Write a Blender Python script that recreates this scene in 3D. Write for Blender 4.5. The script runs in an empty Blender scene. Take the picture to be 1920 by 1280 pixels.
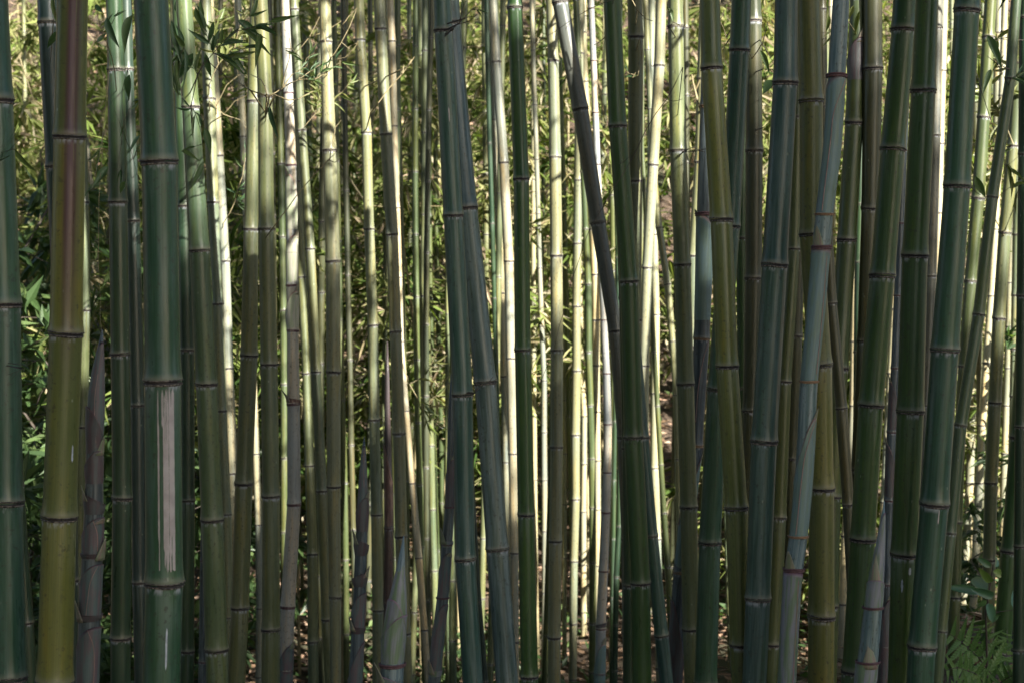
import bpy, math, random
import numpy as np
from mathutils import Vector, Matrix, Quaternion

R = math.radians
random.seed(7); rng = np.random.default_rng(7)
S = bpy.context.scene
COL = S.collection

# ------------------------------------------------------------------ camera
W, H, F = 1920.0, 1280.0, 3200.0            # photo pixels, focal length in photo pixels
CAM_Z = 1.2
PITCH = math.atan(80.0 / F)                 # looking slightly down: horizon at y = 560
cam_d = bpy.data.cameras.new('camera'); cam = bpy.data.objects.new('camera', cam_d); COL.objects.link(cam)
cam.location = (0, 0, CAM_Z); cam.rotation_euler = (math.pi/2 - PITCH, 0, 0)
cam_d.sensor_width = 36; cam_d.lens = 60; cam_d.clip_end = 1000; cam_d.clip_start = 0.05
cam_d.dof.use_dof = True; cam_d.dof.focus_distance = 4.0; cam_d.dof.aperture_fstop = 8
S.camera = cam

# ------------------------------------------------------------------ sky, sun, exposure
SUN_EL, SUN_AZ = R(26), R(40)               # sun behind the camera, to the right
wd = bpy.data.worlds.new('World'); S.world = wd; wd.use_nodes = True
nt = wd.node_tree
sky = nt.nodes.new('ShaderNodeTexSky'); sky.sky_type = 'NISHITA'; sky.sun_disc = False
sky.sun_elevation = SUN_EL; sky.sun_rotation = math.pi - SUN_AZ
nt.links.new(sky.outputs[0], nt.nodes['Background'].inputs[0])
nt.nodes['Background'].inputs[1].default_value = 0.05
sun_d = bpy.data.lights.new('sun', 'SUN'); sun = bpy.data.objects.new('sun', sun_d); COL.objects.link(sun)
sun_d.energy = 5.0; sun_d.angle = R(0.53); sun_d.color = (1, 0.945, 0.85)
SUNV = Vector((math.cos(SUN_EL)*math.sin(SUN_AZ), -math.cos(SUN_EL)*math.cos(SUN_AZ), math.sin(SUN_EL)))
sun.rotation_euler = SUNV.to_track_quat('Z', 'Y').to_euler(); sun.location = (3, -6, 12)
S.view_settings.view_transform = 'Standard'; S.view_settings.look = 'None'
S.view_settings.gamma = 1; S.view_settings.exposure = 2.25; S.view_settings.use_curve_mapping = False
S.cycles.max_bounces = 5; S.cycles.diffuse_bounces = 2; S.cycles.caustics_reflective = False; S.cycles.caustics_refractive = False; S.cycles.glossy_bounces = 2; S.cycles.transmission_bounces = 3; S.cycles.transparent_max_bounces = 4

# ------------------------------------------------------------------ helpers
CP, SP = math.cos(PITCH), math.sin(PITCH)
def at(x, y, D):
    """photo pixel at depth D (metres along +Y from the camera) -> world point"""
    u = (x - W/2)/F; v = -(y - H/2)/F
    d = (u, CP + v*SP, -SP + v*CP)
    t = D/d[1]
    return Vector((d[0]*t, D, CAM_Z + d[2]*t))
def tag(o, label=None, cat=None, group=None, kind=None):
    if label: o['label'] = label
    if cat: o['category'] = cat
    if group: o['group'] = group
    if kind: o['kind'] = kind
    return o
def link(name, me, mat=None, parent=None):
    if mat is not None and not me.materials: me.materials.append(mat)
    o = bpy.data.objects.new(name, me); COL.objects.link(o)
    if parent is not None: o.parent = parent
    return o
def empty(name, loc):
    o = bpy.data.objects.new(name, None); COL.objects.link(o); o.location = loc
    o.empty_display_size = 0.05
    return o
def mesh(name, V, Fc, smooth=True, attrs=None):
    me = bpy.data.meshes.new(name)
    if isinstance(V, np.ndarray): V = V.tolist()
    if isinstance(Fc, np.ndarray): Fc = Fc.tolist()
    me.from_pydata(V, [], Fc)
    if smooth: me.polygons.foreach_set('use_smooth', np.ones(len(me.polygons), dtype=bool))
    for k, (ty, a) in (attrs or {}).items():
        at_ = me.attributes.new(k, ty, 'POINT')
        at_.data.foreach_set('vector' if ty == 'FLOAT_VECTOR' else 'value', np.asarray(a, dtype=np.float32).ravel())
    me.update()
    return me
def gz(x, y):
    """height of the ground: level under the front culms, a slope rising behind"""
    x = np.asarray(x, float); y = np.asarray(y, float)
    t = (y - 10.6)/1.0
    sp = np.where(t > 20, t, np.log1p(np.exp(np.minimum(t, 20))))
    h = np.minimum(0.74*sp, 60)
    def ss(v): v = np.clip(v, 0, 1); return v*v*(3-2*v)
    k = ss((x-0.75)/0.75)*(1-ss((y-6.0)/2.0))               # a bank on the right, where the ferns grow
    h = h - (0.55 + 0.45*ss((y-5.0)/4.0))*(1-k)
    return h + 0.035*np.sin(x*2.1+y*1.3) + 0.03*np.sin(x*0.9-y*2.3+1) + 0.02*np.sin(4.3*x+3.1*y) + 0.06*np.sin(0.5*x+1.0)*np.clip(y-6, 0, 4)

# ------------------------------------------------------------------ materials
def newmat(name):
    m = bpy.data.materials.new(name); m.use_nodes = True
    n = m.node_tree.nodes; n.clear()
    return m, n, m.node_tree.links
def node(n, t, **kw):
    x = n.new(t)
    for k, v in kw.items():
        if k.startswith('i_'): x.inputs[int(k[2:])].default_value = v
        else: setattr(x, k, v)
    return x
def ramp(n, pts):
    r = n.new('ShaderNodeValToRGB'); e = r.color_ramp.elements
    while len(e) < len(pts): e.new(0.5)
    for i, (p, c) in enumerate(pts):
        e[i].position = p; e[i].color = c if len(c) == 4 else (*c, 1)
    return r
def mixc(n, l, fac, a, b, mode='MIX'):
    m = n.new('ShaderNodeMix'); m.data_type = 'RGBA'; m.blend_type = mode
    for sock, v in ((m.inputs[0], fac), (m.inputs[6], a), (m.inputs[7], b)):
        if hasattr(v, 'is_output'): l.new(v, sock)
        elif isinstance(v, (int, float)): sock.default_value = v
        else: sock.default_value = (*v, 1) if len(v) == 3 else v
    return m.outputs[2]
def mth(n, l, op, a, b=None, c=None, clamp=False):
    m = n.new('ShaderNodeMath'); m.operation = op; m.use_clamp = clamp
    for i, v in enumerate((a, b, c)):
        if v is None: continue
        if hasattr(v, 'is_output'): l.new(v, m.inputs[i])
        else: m.inputs[i].default_value = v
    return m.outputs[0]
def maprange(n, l, v, a, b, c=0.0, d=1.0):
    m = n.new('ShaderNodeMapRange'); m.interpolation_type = 'SMOOTHSTEP'
    l.new(v, m.inputs[0])
    for i, x in enumerate((a, b, c, d)): m.inputs[i+1].default_value = x
    return m.outputs[0]
def noise(n, l, vec, scale, detail=3, rough=0.55):
    t = n.new('ShaderNodeTexNoise'); t.inputs['Scale'].default_value = scale
    t.inputs['Detail'].default_value = detail; t.inputs['Roughness'].default_value = rough
    l.new(vec, t.inputs['Vector']); return t.outputs[0]
def vscale(n, l, vec, s, off=None):
    m = n.new('ShaderNodeVectorMath'); m.operation = 'MULTIPLY'; l.new(vec, m.inputs[0]); m.inputs[1].default_value = s
    o = m.outputs[0]
    if off is not None:
        a = n.new('ShaderNodeVectorMath'); a.operation = 'ADD'; l.new(o, a.inputs[0]); l.new(off, a.inputs[1]); o = a.outputs[0]
    return o

def culm_material(name, stain=False, young=False):
    m, n, l = newmat(name)
    out = node(n, 'ShaderNodeOutputMaterial'); bs = node(n, 'ShaderNodeBsdfPrincipled'); l.new(bs.outputs[0], out.inputs[0])
    oi = node(n, 'ShaderNodeObjectInfo')
    fib = node(n, 'ShaderNodeAttribute', attribute_name='fib').outputs['Vector']    # (cos, sin, metres along the culm)
    na = node(n, 'ShaderNodeAttribute', attribute_name='above').outputs['Fac']      # radii above the node below
    nb = node(n, 'ShaderNodeAttribute', attribute_name='below').outputs['Fac']      # radii below the node above
    off = node(n, 'ShaderNodeCombineXYZ'); rnd = mth(n, l, 'MULTIPLY', oi.outputs['Random'], 37.0); l.new(rnd, off.inputs[2]); l.new(rnd, off.inputs[0])
    off = off.outputs[0]
    fine = noise(n, l, vscale(n, l, fib, (16, 16, 1.6), off), 1.0, 2)
    blot = noise(n, l, vscale(n, l, fib, (0.9, 0.9, 4.5), off), 1.0, 4, 0.68)
    speck = noise(n, l, vscale(n, l, fib, (3.0, 3.0, 85), off), 1.0, 2, 0.7)
    base = oi.outputs['Color']
    val = maprange(n, l, fine, 0.25, 0.75, 0.86, 1.14)
    c = mixc(n, l, 1.0, base, val, 'MULTIPLY')
    # yellowing in soft patches, darker old skin elsewhere
    c = mixc(n, l, mth(n, l, 'MULTIPLY', maprange(n, l, blot, 0.47, 0.70), 0.6), c, mixc(n, l, 1.0, c, (1.75, 1.32, 0.80), 'MULTIPLY'))
    c = mixc(n, l, mth(n, l, 'MULTIPLY', maprange(n, l, blot, 0.46, 0.28), 0.55), c, mixc(n, l, 1.0, c, (0.55, 0.66, 0.72), 'MULTIPLY'))
    tn = node(n, 'ShaderNodeAttribute', attribute_name='tone').outputs['Fac']
    c = mixc(n, l, 1.0, c, mixc(n, l, tn, (0.80, 0.86, 0.95), (1.30, 1.16, 0.98)), 'MULTIPLY')
    # waxy bloom: all over on young culms (colour alpha), patchy elsewhere
    wn = noise(n, l, vscale(n, l, fib, (1.5, 1.5, 3.0), off), 1.4, 3, 0.7)
    wax = mth(n, l, 'MULTIPLY', maprange(n, l, wn, 0.38, 0.66), oi.outputs['Alpha'])
    c = mixc(n, l, wax, c, (0.25, 0.31, 0.32))
    bloom = mth(n, l, 'MULTIPLY', mth(n, l, 'MULTIPLY', maprange(n, l, nb, 4.0, 0.2), maprange(n, l, wn, 0.40, 0.62)), mth(n, l, 'MULTIPLY', tn, 0.22))
    c = mixc(n, l, bloom, c, (0.26, 0.30, 0.29))
    # dull specks of dirt and lichen
    c = mixc(n, l, mth(n, l, 'MULTIPLY', mth(n, l, 'MULTIPLY', maprange(n, l, speck, 0.56, 0.68), maprange(n, l, blot, 0.36, 0.56)), 0.6), c, (0.03, 0.03, 0.022))
    vor = node(n, 'ShaderNodeTexVoronoi', feature='F1'); vor.inputs['Scale'].default_value = 1.0
    l.new(vscale(n, l, fib, (1.3, 1.3, 30), off), vor.inputs['Vector'])
    lich = mth(n, l, 'MULTIPLY', maprange(n, l, vor.outputs['Distance'], 0.13, 0.06), maprange(n, l, wn, 0.55, 0.6))
    c = mixc(n, l, mth(n, l, 'MULTIPLY', lich, 0.5), c, (0.28, 0.32, 0.24))
    if stain:
        ang = maprange(n, l, node_sep(n, l, fib, 0), -0.30, 0.15)
        ang2 = maprange(n, l, node_sep(n, l, fib, 0), 0.92, 0.45)
        fr = maprange(n, l, node_sep(n, l, fib, 1), 0.1, -0.4)
        up = maprange(n, l, node_sep(n, l, fib, 2), 1.02, 1.40, 0.25, 1.0)
        lo = maprange(n, l, node_sep(n, l, fib, 2), 0.98, 1.16)
        sn = maprange(n, l, noise(n, l, vscale(n, l, fib, (5, 5, 1.6), off), 1.5, 5, 0.65), 0.24, 0.46)
        s_ = mth(n, l, 'MULTIPLY', mth(n, l, 'MULTIPLY', mth(n, l, 'MULTIPLY', ang, ang2), mth(n, l, 'MULTIPLY', fr, mth(n, l, 'MULTIPLY', up, lo))), sn)
        c = mixc(n, l, mth(n, l, 'MULTIPLY', s_, 0.95), c, (0.060, 0.020, 0.032))
    # pale powder under each node, dull stain right at it
    pn = noise(n, l, vscale(n, l, fib, (1.7, 1.7, 22), off), 1.5, 2, 0.7)
    under = maprange(n, l, nb, 0.62, 0.18)
    c = mixc(n, l, mth(n, l, 'MULTIPLY', mth(n, l, 'MULTIPLY', under, maprange(n, l, pn, 0.46, 0.62)), 0.75), c, (0.38, 0.40, 0.44))
    c = mixc(n, l, mth(n, l, 'MULTIPLY', maprange(n, l, nb, 0.30, 0.08), 0.55), c, (0.045, 0.035, 0.032))
    c = mixc(n, l, mth(n, l, 'MULTIPLY', maprange(n, l, na, 0.6, 0.12), 0.42), c, (0.24, 0.23, 0.18))
    l.new(c, bs.inputs['Base Color'])
    rough = maprange(n, l, blot, 0.3, 0.7, 0.27, 0.46)
    l.new(rough, bs.inputs['Roughness']); bs.inputs['Specular IOR Level'].default_value = 0.36
    bp = node(n, 'ShaderNodeBump'); bp.inputs['Strength'].default_value = 0.10; bp.inputs['Distance'].default_value = 0.002
    l.new(fine, bp.inputs['Height']); l.new(bp.outputs[0], bs.inputs['Normal'])
    return m
def node_sep(n, l, vec, i):
    s = n.new('ShaderNodeSeparateXYZ'); l.new(vec, s.inputs[0]); return s.outputs[i]

M = {}
M['culm'] = culm_material('bamboo_skin')
M['stained'] = culm_material('bamboo_skin_stained', stain=True)

def node_material(name, dark, lip):
    m, n, l = newmat(name)
    out = node(n, 'ShaderNodeOutputMaterial'); bs = node(n, 'ShaderNodeBsdfPrincipled'); l.new(bs.outputs[0], out.inputs[0])
    a = node(n, 'ShaderNodeAttribute', attribute_name='lip').outputs['Fac']
    tc = node(n, 'ShaderNodeTexCoord').outputs['Object']; oi = node(n, 'ShaderNodeObjectInfo')
    off = node(n, 'ShaderNodeCombineXYZ'); l.new(mth(n, l, 'MULTIPLY', oi.outputs['Random'], 50.0), off.inputs[2])
    nz = noise(n, l, vscale(n, l, tc, (3, 3, 8), off.outputs[0]), 2.0, 4)
    c = mixc(n, l, mth(n, l, 'MULTIPLY', a, maprange(n, l, nz, 0.4, 0.6)), dark, lip)
    l.new(c, bs.inputs['Base Color']); bs.inputs['Roughness'].default_value = 0.7
    bp = node(n, 'ShaderNodeBump'); bp.inputs['Strength'].default_value = 0.5; bp.inputs['Distance'].default_value = 0.003
    l.new(nz, bp.inputs['Height']); l.new(bp.outputs[0], bs.inputs['Normal'])
    return m
M['node'] = node_material('node_scar', (0.014, 0.010, 0.010), (0.24, 0.215, 0.18))
M['node_tan'] = node_material('node_tan', (0.20, 0.12, 0.07), (0.35, 0.24, 0.14))
M['node_purple'] = node_material('node_purple', (0.065, 0.030, 0.036), (0.17, 0.10, 0.10))

def sheath_material(name, c1, c2, c3):
    m, n, l = newmat(name)
    out = node(n, 'ShaderNodeOutputMaterial'); bs = node(n, 'ShaderNodeBsdfPrincipled'); l.new(bs.outputs[0], out.inputs[0])
    fib = node(n, 'ShaderNodeAttribute', attribute_name='fib').outputs['Vector']
    ht = node(n, 'ShaderNodeAttribute', attribute_name='ht').outputs['Fac']
    oi = node(n, 'ShaderNodeObjectInfo'); off = node(n, 'ShaderNodeCombineXYZ'); l.new(mth(n, l, 'MULTIPLY', oi.outputs['Random'], 50.0), off.inputs[2]); off = off.outputs[0]
    st = noise(n, l, vscale(n, l, fib, (12, 12, 3), off), 1.5, 4)
    bl = noise(n, l, vscale(n, l, fib, (1.6, 1.6, 9), off), 1.6, 4)
    c = mixc(n, l, maprange(n, l, bl, 0.38, 0.64), c1, c2)
    c = mixc(n, l, mth(n, l, 'MULTIPLY', maprange(n, l, st, 0.35, 0.7), 0.5), c, mixc(n, l, 1.0, c, (0.45, 0.45, 0.5), 'MULTIPLY'))
    c = mixc(n, l, maprange(n, l, ht, 0.95, 1.0), c, c3)
    l.new(c, bs.inputs['Base Color']); bs.inputs['Roughness'].default_value = 0.5
    bp = node(n, 'ShaderNodeBump'); bp.inputs['Strength'].default_value = 0.35; bp.inputs['Distance'].default_value = 0.002
    l.new(st, bp.inputs['Height']); l.new(bp.outputs[0], bs.inputs['Normal'])
    return m
M['sheath'] = sheath_material('young_sheath', (0.130, 0.205, 0.210), (0.13, 0.195, 0.155), (0.17, 0.10, 0.09))
M['sheath_shoot'] = sheath_material('shoot_sheath', (0.075, 0.115, 0.112), (0.115, 0.085, 0.092), (0.06, 0.025, 0.03))
M['sheath_dark'] = sheath_material('dark_sheath', (0.075, 0.085, 0.085), (0.080, 0.055, 0.060), (0.07, 0.03, 0.035))
M['sheath_lilac'] = sheath_material('lilac_sheath', (0.19, 0.20, 0.23), (0.12, 0.18, 0.10), (0.16, 0.08, 0.12))
M['sheath_pale'] = sheath_material('pale_sheath', (0.36, 0.35, 0.28), (0.28, 0.32, 0.20), (0.30, 0.14, 0.12))
M['sheath_brown'] = sheath_material('brown_sheath', (0.10, 0.05, 0.04), (0.20, 0.13, 0.10), (0.12, 0.06, 0.05))
M['blade'] = sheath_material('sheath_blade', (0.17, 0.21, 0.12), (0.24, 0.18, 0.15), (0.20, 0.16, 0.12))

def simple_mat(name, col, rough=0.6, var=0.25, sc=30):
    m, n, l = newmat(name)
    out = node(n, 'ShaderNodeOutputMaterial'); bs = node(n, 'ShaderNodeBsdfPrincipled'); l.new(bs.outputs[0], out.inputs[0])
    tc = node(n, 'ShaderNodeTexCoord').outputs['Object']
    nz = noise(n, l, tc, sc, 4)
    c = mixc(n, l, 1.0, col, maprange(n, l, nz, 0.3, 0.7, 1-var, 1+var), 'MULTIPLY')
    l.new(c, bs.inputs['Base Color']); bs.inputs['Roughness'].default_value = rough
    return m
M['seam'] = simple_mat('sheath_seam', (0.27, 0.17, 0.15), 0.6, 0.15, 40)
M['twig'] = simple_mat('twig_tan', (0.20, 0.165, 0.085))
M['twig_dark'] = simple_mat('twig_dark', (0.045, 0.035, 0.025))
M['scrape'] = simple_mat('scraped_skin', (0.33, 0.30, 0.29), 0.6, 0.14, 40)
M['scrape_white'] = simple_mat('white_scuff', (0.42, 0.46, 0.52), 0.7, 0.3, 60)

def leaf_material(name, stops, trans=0.35, attr=True, rough=0.45, plain=False):
    m, n, l = newmat(name)
    out = node(n, 'ShaderNodeOutputMaterial'); bs = node(n, 'ShaderNodeBsdfPrincipled')
    if attr: v = node(n, 'ShaderNodeAttribute', attribute_name='rnd').outputs['Fac']
    else: v = node(n, 'ShaderNodeObjectInfo').outputs['Random']
    r = ramp(n, stops); l.new(v, r.inputs[0])
    if plain:
        n.remove(bs); bs = node(n, 'ShaderNodeBsdfDiffuse'); l.new(r.outputs[0], bs.inputs[0])
    else: l.new(r.outputs[0], bs.inputs['Base Color']); bs.inputs['Roughness'].default_value = rough
    if trans == 0:
        l.new(bs.outputs[0], out.inputs[0]); return m
    tr = node(n, 'ShaderNodeBsdfTranslucent')
    l.new(mixc(n, l, 1.0, r.outputs[0], (1.3, 1.35, 0.6), 'MULTIPLY'), tr.inputs[0])
    mx = node(n, 'ShaderNodeMixShader'); mx.inputs[0].default_value = trans
    l.new(bs.outputs[0], mx.inputs[1]); l.new(tr.outputs[0], mx.inputs[2]); l.new(mx.outputs[0], out.inputs[0])
    return m
M['brush'] = leaf_material('brush_leaf', [(0, (0.04, 0.075, 0.02)), (0.3, (0.115, 0.16, 0.04)), (0.62, (0.20, 0.23, 0.08)), (0.80, (0.31, 0.29, 0.15)), (0.9, (0.35, 0.27, 0.19)), (1, (0.44, 0.40, 0.28))], plain=True)
M['shrub'] = leaf_material('shrub_leaf', [(0, (0.025, 0.05, 0.02)), (0.6, (0.06, 0.11, 0.035)), (1, (0.12, 0.17, 0.06))])
M['leaf'] = leaf_material('bamboo_leaf', [(0, (0.05, 0.11, 0.055)), (0.6, (0.08, 0.14, 0.06)), (1, (0.12, 0.18, 0.06))], attr=False, trans=0.3)
M['leaf_yellow'] = leaf_material('bamboo_leaf_yellow', [(0, (0.12, 0.17, 0.05)), (1, (0.22, 0.22, 0.09))], attr=False, trans=0.35)
M['leaf_dead'] = leaf_material('bamboo_leaf_dead', [(0, (0.25, 0.19, 0.10)), (1, (0.33, 0.24, 0.16))], attr=False, trans=0.25)
M['fern'] = leaf_material('fern_leaf', [(0, (0.08, 0.17, 0.045)), (1, (0.14, 0.24, 0.07))], attr=False, trans=0.3)
M['broad'] = leaf_material('broad_leaf', [(0, (0.05, 0.125, 0.06)), (0.6, (0.08, 0.17, 0.07)), (1, (0.14, 0.22, 0.05))], attr=False, trans=0.2, rough=0.33)
M['canopy'] = leaf_material('canopy_leaf', [(0, (0.05, 0.09, 0.03)), (1, (0.10, 0.15, 0.05))], trans=0, plain=True)
M['litter'] = leaf_material('litter_leaf', [(0, (0.09, 0.06, 0.035)), (0.4, (0.21, 0.14, 0.09)), (0.8, (0.33, 0.22, 0.155)), (1, (0.44, 0.34, 0.24))], trans=0, plain=True)

def ground_material():
    m, n, l = newmat('ground_soil')
    out = node(n, 'ShaderNodeOutputMaterial'); bs = node(n, 'ShaderNodeBsdfPrincipled'); l.new(bs.outputs[0], out.inputs[0])
    tc = node(n, 'ShaderNodeTexCoord').outputs['Object']
    a = noise(n, l, tc, 1.3, 5); b = noise(n, l, tc, 22, 6, 0.7)
    r = ramp(n, [(0.3, (0.03, 0.02, 0.014)), (0.5, (0.07, 0.047, 0.03)), (0.7, (0.13, 0.09, 0.06))]); l.new(b, r.inputs[0])
    c = mixc(n, l, maprange(n, l, a, 0.45, 0.7), r.outputs[0], (0.05, 0.06, 0.025))
    l.new(c, bs.inputs['Base Color']); bs.inputs['Roughness'].default_value = 0.9
    bp = node(n, 'ShaderNodeBump'); bp.inputs['Distance'].default_value = 0.03; l.new(b, bp.inputs['Height']); l.new(bp.outputs[0], bs.inputs['Normal'])
    return m
M['ground'] = ground_material()

# ------------------------------------------------------------------ ground
def build_ground():
    xs = np.unique(np.concatenate([np.linspace(-9, 9, 91), np.linspace(-150, -9, 16), np.linspace(9, 150, 16)]))
    ys = np.unique(np.concatenate([np.linspace(2, 20, 91), np.linspace(-150, 2, 20), np.linspace(20, 220, 24)]))
    X, Y = np.meshgrid(xs, ys); Z = gz(X, Y)
    V = np.stack([X, Y, Z], -1).reshape(-1, 3); nx = len(xs)
    i, j = np.meshgrid(np.arange(nx-1), np.arange(len(ys)-1)); a = (j*nx+i).ravel()
    Fc = np.stack([a, a+1, a+nx+1, a+nx], -1)
    tag(link('ground', mesh('ground', V, Fc), M['ground']), kind='structure')
build_ground()

def leaf_cloud(P, D, L, Wd, Nrm, rnd, fold=0.18):
    """numpy kite leaves: base P, unit direction D, length L, width Wd, normal Nrm"""
    n = len(P)
    Sd = np.cross(D, Nrm); Sd /= np.linalg.norm(Sd, axis=1, keepdims=True) + 1e-9
    Up = np.cross(Sd, D)
    mid = P + D*(L*0.38)[:, None] + Up*(Wd*fold)[:, None]
    a = mid + Sd*(Wd*0.5)[:, None]; b = mid - Sd*(Wd*0.5)[:, None]
    tip = P + D*L[:, None] - Up*(L*0.06)[:, None]
    V = np.stack([P, a, tip, b], 1).reshape(-1, 3)
    k = np.arange(n)*4
    Fc = np.stack([np.stack([k, k+1, k+2], -1), np.stack([k, k+2, k+3], -1)], 1).reshape(-1, 3)
    return V, Fc, np.repeat(rnd, 4)
def rand_dirs(n, zmin=-1, zmax=1, r=rng):
    z = r.uniform(zmin, zmax, n); a = r.uniform(0, 2*np.pi, n); s = np.sqrt(1-z*z)
    return np.stack([s*np.cos(a), s*np.sin(a), z], -1)

# fallen leaves on ground and slope
n = 42000
yy = 4.6 + (rng.random(n)**0.8)*13.5; xx = rng.uniform(-1, 1, n)*(0.33*yy+0.8)
P = np.stack([xx, yy, gz(xx, yy)+0.006+rng.random(n)*0.02], -1)
Dd = rand_dirs(n, -0.15, 0.3)
V, Fc, rn = leaf_cloud(P, Dd, rng.uniform(0.05, 0.13, n), rng.uniform(0.012, 0.03, n), rand_dirs(n, 0.4, 1), rng.random(n))
tag(link('leaf_litter', mesh('leaf_litter', V, Fc, False, {'rnd': ('FLOAT', rn)}), M['litter']),
    'fallen pinkish brown bamboo leaves lying on the slope', 'leaf litter', kind='stuff')

# unseen canopy behind and above the camera, shaped to keep front culms in shade
def build_canopy():
    pts = []
    def edge(z, x): return 5.2 - (z-1.3)/0.637 + 0.22*math.sin(x*2.3) + 0.16*math.sin(x*5.1+1)
    n = 60000
    z = rng.uniform(7.0, 8.6, n); x = rng.uniform(4.0, 15.5, n); y = rng.uniform(-12.5, -2.0, n)
    e = np.array([edge(a, b) for a, b in zip(z, x)])
    d = e - y
    keep = (d > 0) & (d < 6.5)
    keep |= (d > -1.1) & (d <= 0) & (rng.random(n) < 0.035)
    pts.append(np.stack([x, y, z], -1)[keep])
    n = 11000  # overhead on the left; gap left behind the camera to let soft light in
    pts.append(np.stack([rng.uniform(-9, 0.5, n), rng.uniform(-13, 0.2, n), rng.uniform(7.2, 9, n)], -1))
    n = 11000  # over the front culms, added to block sky light from above
    pts.append(np.stack([rng.uniform(-9, 1.0, n), rng.uniform(0, 6.0, n), rng.uniform(7.2, 9, n)], -1))
    n = 2000   # a loose belt of unseen boughs added further forward to dapple the brush on the left
    t = rng.random(n)
    pts.append(np.stack([6.0-2.6*t+rng.normal(0, 0.6, n), -0.9+7.6*t+rng.normal(0, 0.4, n), 7.3+rng.normal(0, 0.3, n)], -1))
    P = np.concatenate(pts); n = len(P)
    # the grove goes on behind and beside the camera: unseen foliage added to close off open sky
    n2 = 34000
    a = rng.uniform(math.pi*0.92, math.pi*2.08, n2); d_ = rng.uniform(9, 16, n2); z2 = rng.uniform(0.0, 10.5, n2)
    Pb = np.stack([d_*np.cos(a), d_*np.sin(a)*1.3 - 1.0, z2], -1)
    Pb = Pb[((Pb[:, 1] + (Pb[:, 2]-1.3)/0.637 < 5.2) | (Pb[:, 0] < 0)) & ((np.abs(np.degrees(np.arctan2(Pb[:, 1], Pb[:, 0]))+60) > 31) | (Pb[:, 2] < 0.3))]; n2 = len(Pb)      # left open towards the sun and behind right to let soft light in
    Vb, Fb, rb = leaf_cloud(Pb, rand_dirs(n2, -0.9, 0.1), rng.uniform(0.4, 0.8, n2), rng.uniform(0.12, 0.2, n2), rand_dirs(n2, -0.5, 1), rng.random(n2))
    tag(link('sky_block_foliage', mesh('sky_block_foliage', Vb, Fb, False, {'rnd': ('FLOAT', rb)}), M['canopy']),
        'unseen bamboo foliage added around the viewpoint to block open sky', 'foliage', kind='stuff')
    V, Fc, rn = leaf_cloud(P, rand_dirs(n, -0.7, 0.2), rng.uniform(0.26, 0.54, n), rng.uniform(0.065, 0.12, n), rand_dirs(n, 0.3, 1), rng.random(n))
    tag(link('shade_canopy', mesh('shade_canopy', V, Fc, False, {'rnd': ('FLOAT', rn)}), M['canopy']),
        'unseen bamboo leaf canopy shaped to shade the front culms', 'canopy', kind='stuff')
build_canopy()
def build_dapple_boughs():  # unseen leaf clusters above the frame, added to cast dapples on the lit culms
    P, Dr, L = [], [], []
    for c in range(36):
        o = Vector((rng.uniform(-0.3, 2.3), rng.uniform(4.0, 5.7), rng.uniform(2.4, 3.3)))
        d0 = Vector((rng.normal(0, 1), rng.normal(0, 1), -0.3)).normalized()
        for k in range(14):
            P.append(o + d0*rng.uniform(0, 0.4) + Vector(rng.normal(0, 0.03, 3))); v = d0*0.7 + Vector(rng.normal(0, 0.45, 3)) + Vector((0, 0, -0.3)); Dr.append(v.normalized()); L.append(rng.uniform(0.08, 0.19))
    n = len(P); V, Fc, rn = leaf_cloud(np.array(P), np.array(Dr), np.array(L), np.array(L)*0.15, rand_dirs(n, 0.3, 1), rng.random(n))
    tag(link('dapple_boughs', mesh('dapple_boughs', V, Fc, False, {'rnd': ('FLOAT', rn)}), M['canopy']),
        'unseen leafy bamboo boughs added to dapple the lit culms', 'foliage', kind='stuff')
build_dapple_boughs()

# ------------------------------------------------------------------ culms
def hermite(xk, yk, x):
    xk = np.asarray(xk, float); yk = np.asarray(yk, float)
    d = np.gradient(yk, xk) if len(xk) > 2 else np.full(len(xk), (yk[-1]-yk[0])/(xk[-1]-xk[0]))
    i = np.clip(np.searchsorted(xk, x)-1, 0, len(xk)-2)
    h = xk[i+1]-xk[i]; t = (x-xk[i])/h
    o = (2*t**3-3*t**2+1)*yk[i] + (t**3-2*t**2+t)*h*d[i] + (-2*t**3+3*t**2)*yk[i+1] + (t**3-t**2)*h*d[i+1]
    return o
PROF = [(-0.60, 1.0), (-0.25, 1.01), (-0.10, 1.03), (-0.02, 1.035), (0.04, 1.075), (0.12, 1.11), (0.28, 1.085), (0.55, 1.045), (0.95, 1.015), (1.4, 1.0)]

def make_node_mesh(name, seg, seed):
    r = random.Random(seed)
    prof = [(0.99, -0.15, 0), (1.07, -0.12, 0.8), (1.10, -0.085, 1), (1.075, -0.05, 0), (1.045, 0.0, 0), (1.085, 0.035, 0), (1.135, 0.06, 0.4), (1.13, 0.09, 0.6), (1.03, 0.15, 0)]
    V, Fc, lip = [], [], []
    p1, p2, a1, a2 = r.uniform(0, 6.3), r.uniform(0, 6.3), r.uniform(0.0, 0.05), r.uniform(0, 0.02)
    for (pr, pz, pl) in prof:
        for k in range(seg):
            t = 2*math.pi*k/seg
            w = a1*math.sin(t+p1) + a2*math.sin(3*t+p2)
            rr = pr*(1 + 0.008*math.sin(5*t+p2)) if 1.0 < pr else pr
            V.append((rr*math.cos(t), rr*math.sin(t), pz+w)); lip.append(pl)
    for i in range(len(prof)-1):
        for k in range(seg):
            k2 = (k+1) % seg
            Fc.append((i*seg+k, i*seg+k2, (i+1)*seg+k2, (i+1)*seg+k))
    return mesh(name, V, Fc, True, {'lip': ('FLOAT', lip)})
NODE = {}
for kind in ('node', 'node_tan', 'node_purple'):
    NODE[kind] = []
    for s in range(5):
        me = make_node_mesh(kind, 26, s*7+len(kind)); me.materials.append(M[kind]); NODE[kind].append(me)

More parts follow.
